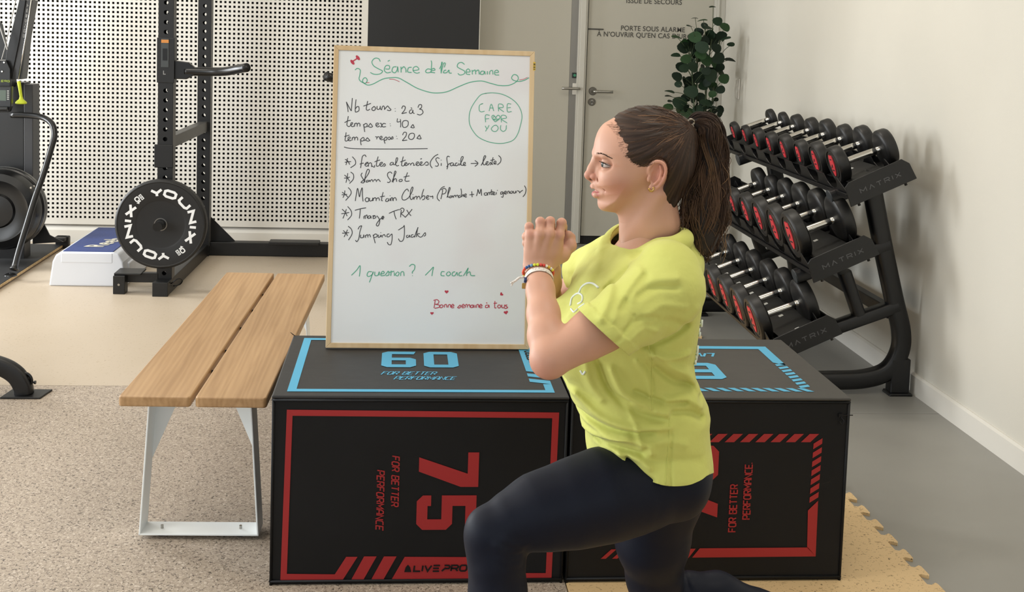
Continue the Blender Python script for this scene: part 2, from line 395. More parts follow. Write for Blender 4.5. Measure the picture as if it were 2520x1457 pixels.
# right leaf, emergency exit
d2 = struct('door_2', MB().box2((1.198, DY, .065), (2.035, DY+.045, 2.2)), M_door, bevel=.002)
hz = V(1.243, DY, 1.034)
MB().lathe(hz, (0, -1, 0), [(0, .027), (.006, .027), (.009, .024)], 24).build('handle_rose', M_cyl, d2, smooth=True, angle=40)
MB().tube(catmull([hz, hz+V(0, -.05, 0), hz+V(.01, -.062, 0), hz+V(.035, -.064, 0), hz+V(.125, -.064, 0)], 4), .0095, 12).build('door_handle', M_steel, d2, smooth=True)
kr = MB().lathe(hz+V(-.004, 0, -.072), (0, -1, 0), [(0, .025), (.006, .025), (.009, .022)], 24).build('key_rose', M_cyl, d2, smooth=True, angle=40)
MB().cyl(hz+V(-.004, -.008, -.066), hz+V(-.004, -.016, -.066), .009, 14).box(hz+V(-.004, -.012, -.078), (.010, .008, .02)).build('lock_cylinder', M_steel, kr)
MB().box2((1.198, DY-.004, 1.438), (1.30, DY, 1.447)).build('marking_line', M_text, d2)
tx = MB()
TX = V(1, 0, 0); TZ = V(0, 0, 1)
font_mesh(tx, 'PORTE SOUS ALARME', (1.63, DY-.001, 1.440), TX, TZ, .033, .010, .93, align='CENTER')
font_mesh(tx, "\u00c0 N\u2019OUVRIR QU\u2019EN CAS D\u2019URGENCE", (1.63, DY-.001, 1.397), TX, TZ, .033, .010, .93, align='CENTER')
font_mesh(tx, 'ISSUE DE SECOURS', (1.63, DY-.001, 1.621), TX, TZ, .033, .010, .93, align='CENTER')
tx.build('lettering', M_text, d2, fix=False)
struct('trim_5', MB().box2((2.035, DY-.05, 0), (RX, DY+.06, 2.25)).box2((2.045, DY-.062, 0), (2.06, DY-.05, 2.25)), M_frame, bevel=.003)
struct('trim_6', MB().box2((1.19, DY-.05, 0), (2.035, DY+.08, .018)).box2((.475, DY-.05, 0), (1.19, DY+.08, .018)), M_steel)
struct('trim_7', MB().box2((1.19, DY-.002, .018), (2.035, DY+.03, .06)), M_dkgap)
# light switch plate on the right wall
sw = thing('light_switch', (RX, 7.55, 1.095), 'small double light switch plate on the right wall near the corner', 'light switch')
MB().box((RX-.005, 7.55, 1.095), (.008, .082, .13)).build('plate', M_trim, sw, bevel=.003)
for dz in (-.035, .035): MB().box((RX-.012, 7.55, 1.095+dz), (.004, .045, .045)).build('rocker', M_trim, sw, bevel=.002)
# ---- unused diffuser material for the added ceiling fill
M_fill = bpy.data.materials.new('fill_diffuser'); M_fill.use_nodes = True
b = M_fill.node_tree.nodes['Principled BSDF']; b.inputs['Emission Color'].default_value = (1, .93, .82, 1); b.inputs['Emission Strength'].default_value = 2
# ---- floor coverings: jigsaw rubber tiles
M_speck = speckle_mat('speckled_rubber', 'AE9F8F', [(95, .57, '8F8173', (1, 1.6, 1)), (120, .60, 'C4B7A8', (1.5, 1, 1)), (110, .625, '665B50', (1.3, .8, 1)), (150, .66, '3F3831', (.8, 1.4, 1))], .6, 'A39584')
M_smooth = speckle_mat('pale_rubber', 'BEAF9C', [(70, .68, 'AD9C83', (1, 1.5, 1)), (110, .70, '94856F', (1.4, 1, 1))], .42, 'B7A893')
M_yellow = speckle_mat('straw_rubber', 'DABC8D', [(85, .65, 'B0946B', (1, 1.7, 1)), (120, .68, '6B573C', (1.6, 1, 1))], .55, 'D3B485')
MT = .009
def jig(y0, y1, x, pitch=.105, amp=.030):
    pts = []; y = y0
    while y < y1-1e-6:
        p = min(pitch, y1-y)
        if p < pitch*.99: pts += [(x, y), (x, y1)]; break
        # interlocking puzzle knob: narrow neck, wide head
        pts += [(x, y), (x, y+.030), (x+.010, y+.034), (x+amp-.004, y+.022), (x+amp, y+.030), (x+amp, y+.080), (x+amp-.004, y+.088), (x+.010, y+.076), (x, y+.080)]
        y += p
    pts.append((x, y1)); return pts
EX = 1.40
def matpoly(poly, name, m, label):
    o = MB().prism([(p[0], p[1]) for p in poly], V(0, 0, 0), V(1, 0, 0), V(0, 1, 0), V(0, 0, MT)).build(name, m, loc=(poly[0][0], poly[0][1], 0))
    return tag(o, label, 'floor mat')
SY = 4.725; SX = .445
matpoly([(-3.98, -1.5), (SX-.0015, -1.5), (SX-.0015, SY-.0015), (-3.98, SY-.0015)], 'rubber_floor_mat', M_speck, 'beige rubber floor mat densely speckled with brown and grey, in front, under the bench')
matpoly([(-3.98, SY+.0015), (.9, SY+.0015), (.9, 7.1), (.3, 7.1), (.3, BY-.04), (-3.98, BY-.04)], 'rubber_floor_mat', M_smooth, 'pale smooth beige floor mat at the back, under the rack and step')
matpoly([(SX+.0015, -1.5)]+jig(-1.5, 6.5, EX)+[(.905, 6.5), (.905, SY+.0015), (SX+.0015, SY+.0015)], 'puzzle_floor_mat', M_yellow, 'straw coloured puzzle-edged floor mat with sparse specks beside the grey aisle')
# ================================================================== GYM EQUIPMENT
M_blk = mat('black_powder_coat', '0B0B0C', .42, bump=(400, .1, .0005))
M_blk2 = mat('black_satin_metal', '09090A', .3)
M_gry = mat('grey_side_metal', '4A4947', .45)
M_chrome = mat('chrome', 'D5D3CE', .16, 1.)
M_rubber = mat('black_rubber', '0C0C0D', .5, bump=(300, .12, .0006))
M_white = mat('white_print', 'E6E8EA', .5)
# ---------------- plyometric boxes
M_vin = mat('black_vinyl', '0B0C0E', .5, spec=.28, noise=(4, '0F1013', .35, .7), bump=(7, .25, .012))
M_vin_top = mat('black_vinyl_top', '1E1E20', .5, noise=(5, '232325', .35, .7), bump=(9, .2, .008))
M_blue = mat('blue_print', '4FA9CF', .5); M_red = mat('red_print', '9C1F22', .45)
BX, B_Y = -.3105, 3.0135
def plyo(x0, w, label, top_fn, front_fn):
    c = (x0+w/2, B_Y+.3, MT)
    t = thing('plyometric_box', c, label, 'plyo box')
    H = .5; g = .006
    mb = MB().box2((x0+.001, B_Y+g, MT), (x0+w-.001, B_Y+.6-g, H-.004))
    o = mb.build('body', M_vin, t, bevel=.005, seg=3)
    MB().box2((x0, B_Y, H-.008), (x0+w, B_Y+.6, H)).build('top_panel', M_vin_top if x0 < 0 else mat('faded_sheen_vinyl_top', '35332F', .5, noise=(5, '3A3835', .35, .7), bump=(9, .2, .008)), t, bevel=.004)  # right top: paler base colour carries its sheen as well as fading
    # welt seams
    sm = MB()
    for a, b in (((x0+.004, B_Y+.004), (x0+w-.004, B_Y+.004)), ((x0+w-.004, B_Y+.004), (x0+w-.004, B_Y+.596)), ((x0+.004, B_Y+.596), (x0+w-.004, B_Y+.596)), ((x0+.004, B_Y+.004), (x0+.004, B_Y+.596))):
        sm.tube([V(*a, H-.012), V(*b, H-.012)], .004, 6)
        sm.tube([V(*a, MT+.01), V(*b, MT+.01)], .004, 6)
    for a in ((x0+.005, B_Y+.005), (x0+w-.005, B_Y+.005)): sm.tube([V(*a, MT), V(*a, H-.01)], .004, 6)
    sm.build('welt', M_vin, t, smooth=True)
    tp = MB(); top_fn(tp); tp.build('top_print', M_blue, t, fix=False)
    fp = MB(); front_fn(fp); fp.build('front_print', M_red, t, fix=False)
    return t
nT = V(0, 0, 1); nF = V(0, -1, 0)
def T(px, py): return PZ(px, py, .5)
def F_(px, py): q = P(px, py, B_Y); return q
def poly_face(mb, pts, n, lift=.0009): mb.add([p+n*lift for p in pts], [tuple(range(len(pts)))])
def digits(mb, txt, o, x, y, n, h, wd, sp, th):
    """chunky chamfered digits assembled from flat bars"""
    cx = 0; tv = th; th_ = th/h*1.0; a = th/wd; b = min(th*1.0/h, .24); c = .17; ch = c*wd/h
    L_, R_, T_, B_ = a, 1-a, 1-b, b
    D = {'0': [[(0, ch), (c, 0), (a, b), (a, 1-b), (c, 1), (0, 1-ch)], [(c, 0), (1-c, 0), (1-a, b), (a, b)], [(1-c, 0), (1, ch), (1, 1-ch), (1-c, 1), (1-a, 1-b), (1-a, b)], [(c, 1), (a, 1-b), (1-a, 1-b), (1-c, 1)]],
         '6': [[(0, ch), (c, 0), (a, b), (a, 1-b), (c, 1), (0, 1-ch)], [(c, 0), (1-c, 0), (1-a, b), (a, b)], [(1-c, 0), (1, ch), (1, .60-ch), (1-c, .60), (1-a, .60-b), (1-a, b)], [(a, .60), (a, .60-b), (1-a, .60-b), (1-c, .60)], [(c, 1), (a, 1-b), (.94, 1-b), (1, 1)]],
         '7': [[(0, 1), (0, 1-b), (1-a*1.25, 1-b), (.14, 0), (.14+a*1.35, 0), (1, 1-b*1.6), (1, 1)]],
         '5': [[(0, 1), (1, 1), (1, 1-b), (a, 1-b)], [(0, 1), (a, 1-b), (a, .60-b), (0, .60-b)], [(a, .60), (a, .60-b), (1-a, .60-b), (1-c, .60)], [(1-c, .60), (1-a, .60-b), (1-a, b), (1-c, 0), (1, ch), (1, .60-ch)], [(c, 0), (1-c, 0), (1-a, b), (a, b)], [(0, ch), (c, 0), (a, b), (a, .24), (0, .24+.0)]]}
    for d_ in txt:
        for poly in D[d_]: mb.add([o+x*(cx+p*wd)+y*(q*h)+n*.0012 for p, q in poly], [tuple(range(len(poly)))])
        cx += wd+sp
def left_top(mb):
    # outer frame strip measured on the top face
    x0, x1, y0, y1 = BX+.035, BX+.715, B_Y+.035, B_Y+.565; t = .022
    z = .5
    def R(a, b, c, d): poly_face(mb, [V(a, b, z), V(c, b, z), V(c, d, z), V(a, d, z)], nT)
    R(x0, y0, x1, y0+t); R(x0, y0+t, x0+t, y1); R(x0+t, y1-t, x1, y1)
    # right side: notched corner, slashes and wide bar with lettering
    R(x1-t, y0+t, x1, y0+.075)
    def sl(a, b): poly_face(mb, [V(x1-.055, a+.02, z), V(x1, a, z), V(x1, b, z), V(x1-.055, b+.02, z)], nT)
    sl(y0+.075, y0+.105); sl(y0+.125, y0+.155)
    poly_face(mb, [V(x1-.055, y0+.195, z), V(x1, y0+.175, z), V(x1, y1-t, z), V(x1-.055, y1-t-.04, z)], nT)
    digits(mb, '60', V(BX+.2665, B_Y+.260, z), V(1, 0, 0), V(0, 1, 0), nT, .160, .095, .022, .028)
    block_text(mb, 'FOR BETTER', V(BX+.268, B_Y+.188, z), V(1, 0, 0), V(0, 1, 0), nT, .032, .0112, .0040, .0034, .25)
    block_text(mb, 'PERFORMANCE', V(BX+.302, B_Y+.143, z), V(1, 0, 0), V(0, 1, 0), nT, .032, .0108, .0038, .0034, .25)
def left_front(mb):
    y = B_Y+.006
    def q(px, py): p = P(px, py, y-.001); return p
    def R(a): poly_face(mb, [q(*p) for p in a], nF)
    # frame: traced corners of the printed border
    R([(706, 1008), (1376, 1015), (1359, 1029), (720, 1023)])
    R([(706, 1008), (720, 1023), (706, 1412), (690, 1427)])
    R([(1376, 1015), (1359, 1029), (1343, 1410), (1357, 1424)])
    R([(690, 1427), (706, 1412), (824, 1413), (852, 1370), (880, 1370), (844, 1426)])
    for dx in (0, 49): R([(864+dx, 1427), (896+dx, 1369), (927+dx, 1369), (894+dx, 1427)])
    R([(963, 1427), (996, 1370), (1240, 1371), (1205, 1410), (1200, 1426)]); R([(1200, 1426), (1205, 1410), (1343, 1410), (1357, 1424)])
    # 75 rotated: reading direction runs down the face
    xd = V(0, 0, -1); yd = V(1, 0, 0)
    o = q(1031, 1113); s = .001025
    digits(mb, '7', q(1032, 1113), xd, yd, nF, 148*s, 88*s, 0, 27*s)
    digits(mb, '5', q(1026, 1219), xd, yd, nF, 148*s, 88*s, 0, 27*s)
    block_text(mb, 'FOR BETTER', q(964, 1122), xd, yd, nF, .0205, .0100, .0038, .0031, .15, .0008)
    block_text(mb, 'PERFORMANCE', q(927, 1157), xd, yd, nF, .0205, .0104, .0038, .0031, .15, .0008)
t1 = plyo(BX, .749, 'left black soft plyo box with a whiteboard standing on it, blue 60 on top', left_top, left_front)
mb = MB(); q0 = P(1018, 1407, B_Y+.005)
block_text(mb, 'LIVe', q0, V(1, 0, 0), V(0, 0, 1), nF, .019, .0165, .0048, .0042, .1, .0022)
block_text(mb, 'pRO', q0+V(.073, 0, 0), V(1, 0, 0), V(0, 0, 1), nF, .019, .0170, .0050, .0042, .1, .0022)
mb.add([q0+V(-.024, -.0022, 0), q0+V(-.006, -.0022, 0), q0+V(-.0095, -.0022, .013), q0+V(-.015, -.0022, .0195), q0+V(-.0205, -.0022, .013)], [(0, 1, 2, 3, 4)])
mb.build('black_lettering', M_vin, t1, fix=False)
mb = MB(); block_text(mb, 'LIVEPRO', V(BX+.700, B_Y+.29, .5), V(0, 1, 0), V(-1, 0, 0), nT, .026, .018, .006, .005, .1, .0014)
mb.build('side_lettering', M_vin, t1, fix=False)
# corner tape ends and zip
mb = MB()
for k in range(3): mb.tube([V(BX+.006, B_Y+.592, .5), V(BX-.002-.003*k, B_Y+.596, .503+.003*k)], .0009, 5)
mb.build('loose_thread', M_vin, t1)
RX0 = BX+.753; RW = .735
def hatch(mb, a, b, wd, n, inw, cnt, slant=.6, fill=.62):
    """row of slanted bars from a to b, width wd towards inw"""
    a = np.asarray(a, float); b = np.asarray(b, float); d = (b-a)/cnt; inw = unit(inw)
    for i in range(cnt):
        p = a+d*i; s = d*slant
        poly_face(mb, [p, p+d*fill, p+d*fill+s+inw*wd, p+s+inw*wd], n)
def right_top(mb):
    z = .5; x0, x1, y0, y1 = RX0+.05, RX0+RW-.078, B_Y+.055, B_Y+.51; t = .03
    def R(a, b, c, d): poly_face(mb, [V(a, b, z), V(c, b, z), V(c, d, z), V(a, d, z)], nT)
    R(x0, y1-t, x1, y1); poly_face(mb, [V(x1-t, y1-t, z), V(x1, y1-t, z), V(x1, y0+.25, z), V(x1-t, y0+.28, z)], nT)
    hatch(mb, V(x1-t, y0+.26, z), V(x1-t, y0+.02, z), t, nT, V(1, 0, 0), 8, -.45)
    hatch(mb, V(x0, y0+t, z), V(x1-.01, y0+t, z), t, nT, V(0, -1, 0), 19, .6)
    # number and brand read from the far side
    digits(mb, '60', V(RX0+.60, B_Y+.42-.005, z), V(-1, 0, 0), V(0, -1, 0), nT, .17, .085, .022, .026) if False else None
    digits(mb, '60', V(RX0+.452, B_Y+.325, z), V(-1, 0, 0), V(0, -1, 0), nT, .160, .105, .022, .03)
    block_text(mb, 'LIVeaM', V(RX0+.478, B_Y+.432, z), V(-1, 0, 0), V(0, -1, 0), nT, .042, .020, .005, .007, .3)
def right_front(mb):
    y = B_Y+.005
    def q(px, py): return P(px, py, y)
    def R(a): poly_face(mb, [q(*p) for p in a], nF)
    hatch(mb, q(1440, 1088), q(2008, 1088), .022, nF, V(0, 0, 1), 15, .55)
    hatch(mb, q(2024, 1078), q(2013, 1232), .023, nF, V(-1, 0, 0), 7, .62)
    R([(1988, 1256), (2013, 1232), (2007, 1369), (1986, 1347)])
    R([(1703, 1372), (1722, 1349), (1988, 1347), (2007, 1369)])
    R([(1675, 1373), (1693, 1350), (1712, 1350), (1694, 1373)])
    hatch(mb, q(1478, 1375), q(1590, 1374), .025, nF, V(0, 0, 1), 4, .9, .45)
    hatch(mb, q(1478, 1345), q(1490, 1150), .022, nF, V(1, 0, 0), 6, .6)
    # number 75 reading upward
    xd = V(0, 0, 1); yd = V(-1, 0, 0); s = .00104
    digits(mb, '7', q(1764, 1285), xd, yd, nF, 150*s, 90*s, 0, 26*s)
    digits(mb, '5', q(1766, 1183), xd, yd, nF, 150*s, 90*s, 0, 26*s)
    block_text(mb, 'FOR BETTER', q(1811, 1308), xd, yd, nF, .0215, .0100, .0034, .0033, .0, .0008)
    block_text(mb, 'PERFORMANCE.', q(1846, 1277), xd, yd, nF, .0215, .0100, .0034, .0033, .0, .0008)
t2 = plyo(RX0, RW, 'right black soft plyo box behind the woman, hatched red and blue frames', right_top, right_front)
zp = MB(); zc = P(2068, 1022, B_Y+.004)
zp.box(zc, (.012, .008, .010)); zp.tube(catmull([zc+V(0, -.006, -.004), zc+V(.006, -.010, -.012), zc+V(.002, -.010, -.022), zc+V(-.004, -.008, -.014)], 4), .0018, 6)
zp.tube([V(RX0+RW-.02, B_Y+.004, zc[2]), V(RX0+RW+.006, B_Y+.002, zc[2]+.001)], .0014, 6)
zp.build('zip_pull', mat('dark_zip_metal', '2A2A2C', .3, .8), t2)
# ---------------- whiteboard
M_bwood = wood_mat('pine_frame', 'D3BC97', 'C3A67C', 14, (1, 1, .05), .5)
M_wb = mat('whiteboard_enamel', 'DDE0E2', .16, noise=(3.2, 'D6D0D5', .52, .8, 2), spec=.5)
wbo = [P(803, 860, 3.456), P(1300, 864, 3.46), P(1320, 134, 3.575), P(832, 112, 3.575)]
wbx = unit(wbo[1]-wbo[0]); up0 = (wbo[3]+wbo[2])/2-(wbo[0]+wbo[1])/2; wby = unit(up0-wbx*np.dot(up0, wbx)); wbn = unit(np.cross(wbx, wby))
WBW = .585; WBH = np.linalg.norm(up0)
O_ = (wbo[0]+wbo[1])/2; O_ = O_-wbx*WBW/2; O_[2] = .5045
WB = thing('whiteboard', O_+wbx*WBW/2, 'whiteboard in a pine frame with handwritten workout plan, standing on the left plyo box', 'whiteboard')
def wq(a, b, c=0.): return O_+wbx*a+wby*b+wbn*c
fw, fd = .014, .014
def mitre(p):  # frame bar from 4 corner pts
    mb = MB(); A = [wq(a, b, 0) for a, b in p]; Bk = [wq(a, b, -fd) for a, b in p]
    mb.add(A+Bk, [(0, 1, 2, 3), (7, 6, 5, 4), (0, 4, 5, 1), (1, 5, 6, 2), (2, 6, 7, 3), (3, 7, 4, 0)]); return mb
mitre([(0, 0), (WBW, 0), (WBW-fw, fw), (fw, fw)]).build('frame_rail', M_bwood, WB, bevel=.0012)
mitre([(0, WBH), (fw, WBH-fw), (WBW-fw, WBH-fw), (WBW, WBH)]).build('frame_rail', M_bwood, WB, bevel=.0012)
mitre([(0, 0), (fw, fw), (fw, WBH-fw), (0, WBH)]).build('frame_rail', M_bwood, WB, bevel=.0012)
mitre([(WBW, 0), (WBW, WBH), (WBW-fw, WBH-fw), (WBW-fw, fw)]).build('frame_rail', M_bwood, WB, bevel=.0012)
mb = MB(); A = [wq(fw-.002, fw-.002, -.004), wq(WBW-fw+.002, fw-.002, -.004), wq(WBW-fw+.002, WBH-fw+.002, -.004), wq(fw-.002, WBH-fw+.002, -.004)]
mb.add(A+[p-wbn*.006 for p in A], [(0, 1, 2, 3), (7, 6, 5, 4), (0, 4, 5, 1), (1, 5, 6, 2), (2, 6, 7, 3), (3, 7, 4, 0)])
board = mb.build('writing_surface', M_wb, WB)
# small yellow and black sticker on the right rail
st = MB(); c = PP(1315, 163, wq(0, 0, 0), wbn); 
for a, b, m_ in ((.0065, .022, 'y'),): st.add([c+wbx*sx*.0035+wby*sy*.0125+wbn*.0006 for sx, sy in ((-1, -1), (1, -1), (1, 1), (-1, 1))], [(0, 1, 2, 3)])
sk = st.build('sticker', mat('yellow_sticker', 'C9A93A', .5), WB, fix=False)
st = MB()
for k, hh in ((-.0085, .002), (-.003, .0025), (.002, .001), (.006, .003)): st.add([c+wbx*sx*.0026+wby*(k+sy*hh/2)+wbn*.001 for sx, sy in ((-1, -1), (1, -1), (1, 1), (-1, 1))], [(0, 1, 2, 3)])
st.build('sticker_print', M_blk, sk, fix=False)
wb_o = wq(0, 0, -.004)
def wstroke(mb, s, ox, oy, k, wd=.0021, smooth=5):
    for si, st in enumerate(s.split(';')):
        pts = [tuple(float(c) for c in q.split(',')) for q in st.split()]
        if not pts: continue
        w3 = [PP(ox+a/k, oy+b/k, wb_o, wbn) for a, b in pts]
        if len(w3) == 1: w3 = [w3[0], w3[0]+wby*.0015]
        w3 = catmull(w3, smooth) if len(w3) > 2 else w3
        mb.ribbon(w3, wd, wbn, .0002+.00006*(si % 7), miter=False)
def wheart(mb, px, py, s, rot=0.):
    c = PP(px, py, wb_o, wbn); pts = []
    for i in range(24):
        t = 2*pi*i/24; x = .62*16*math.sin(t)**3/16; y = (13*math.cos(t)-5*math.cos(2*t)-2*math.cos(3*t)-math.cos(4*t))/17*.62
        cx, sx = math.cos(rot), math.sin(rot); pts.append(c+wbx*s*(x*cx-y*sx)+wby*s*(x*sx+y*cx)+wbn*.0006)
    mb.add(pts, [tuple(range(24))])
M_inkg = mat('green_marker', '4FA88A', .45); M_inkk = mat('black_marker', '2B2B31', .45); M_inkr = mat('red_marker', 'B8344A', .45)
kk = MB()
# lines traced in the frame of two enlargements: origin (840,220) and (840,370), scale 5.25
l1 = ("64,160 80,230 88,292;66,165 100,230 128,280;128,280 135,200 142,112; 190,130 182,200 180,285 200,290 228,270 225,225 200,225 184,250;"
 "340,150 330,200 322,255 340,270 370,255;285,215 330,200 382,180; 415,225 395,245 400,268 425,272 442,245 425,220 412,228;462,215 460,245 472,260 495,250 503,215;503,215 505,250 520,265;520,265 530,225 548,215 558,240 556,262;556,262 585,225 600,215 620,240 640,262 620,275 590,265;"
 "695,252;697,285;780,250 795,215 825,225 820,260 800,290 782,312 815,305 845,300;915,262 890,268 878,295 892,312 915,300 925,268 925,300 945,312;897,235 915,248;"
 "990,235 1005,200 1035,200 1035,235 1010,255 1040,262 1055,300 1020,330 978,320;"
 "90,345 80,400 72,460 95,480 115,470;42,430 80,408 120,398;115,465 140,450 145,430 125,435 122,465 145,482 165,470;170,440 172,480;172,450 190,435 205,450 203,480;205,450 225,435 240,450 240,480;"
 "285,450 295,500 302,550;288,460 315,440 335,455 320,485 292,485;335,485 365,455 375,440 395,465 402,480 380,490 350,480;445,465 475,455 475,435 450,440 448,470 470,485 495,470;495,440 515,440 520,480 500,485;575,445 545,440 525,465 540,485 575,480;630,448;635,475;"
 "725,375 722,420 760,415;762,385 768,440 765,490;835,400 800,410 788,450 800,488 835,488 862,460 862,415 835,400;895,495 910,470 925,455 935,475 942,492 925,498 900,490;"
 "62,555 55,610 48,655 60,668 85,660;38,610 70,600 105,590;85,655 110,635 112,615 90,620 88,655 110,665 130,655;140,620 140,658;142,632 160,615 172,630 172,658;175,632 195,615 210,630 210,658;"
 "248,640 250,690 258,720;250,645 280,620 295,640 280,665 252,665;295,665 325,640 335,625 355,645 368,660 345,668 315,660;438,610 460,618 455,645;460,625 475,610 490,618;498,635 525,625 520,605 500,615 498,640 520,650 540,645;"
 "548,635 555,670 565,700;552,640 575,615 592,630 578,655 555,655;600,630 620,615 635,630 620,650 602,640;640,640 660,610 668,635 640,645;712,608;720,640;"
 "790,590 810,555 840,560 835,600 805,640 790,662 825,658 850,655;915,565 885,575 868,610 880,640 915,645 942,615 940,575 915,565;975,635 995,605 1010,590 1020,615 1030,635 1005,640 980,632;35,745 120,762 300,768 700,770 1115,765")
def rows_out(s, cuts, ox, oy, k, m, name='handwritten_line', wd=.0021):
    G_ = {}
    for st in s.split(';'):
        q = [tuple(float(c) for c in p.split(',')) for p in st.split()]
        if q: G_.setdefault(sum(1 for c in cuts if sum(p[1] for p in q)/len(q) > c), []).append(st)
    for g_ in sorted(G_):
        mb = MB(); wstroke(mb, ';'.join(G_[g_]), ox, oy, k, wd); mb.build(name, m, board, fix=False)
rows_out(l1, [322, 520, 738], 840, 220, 5.25, M_inkk)
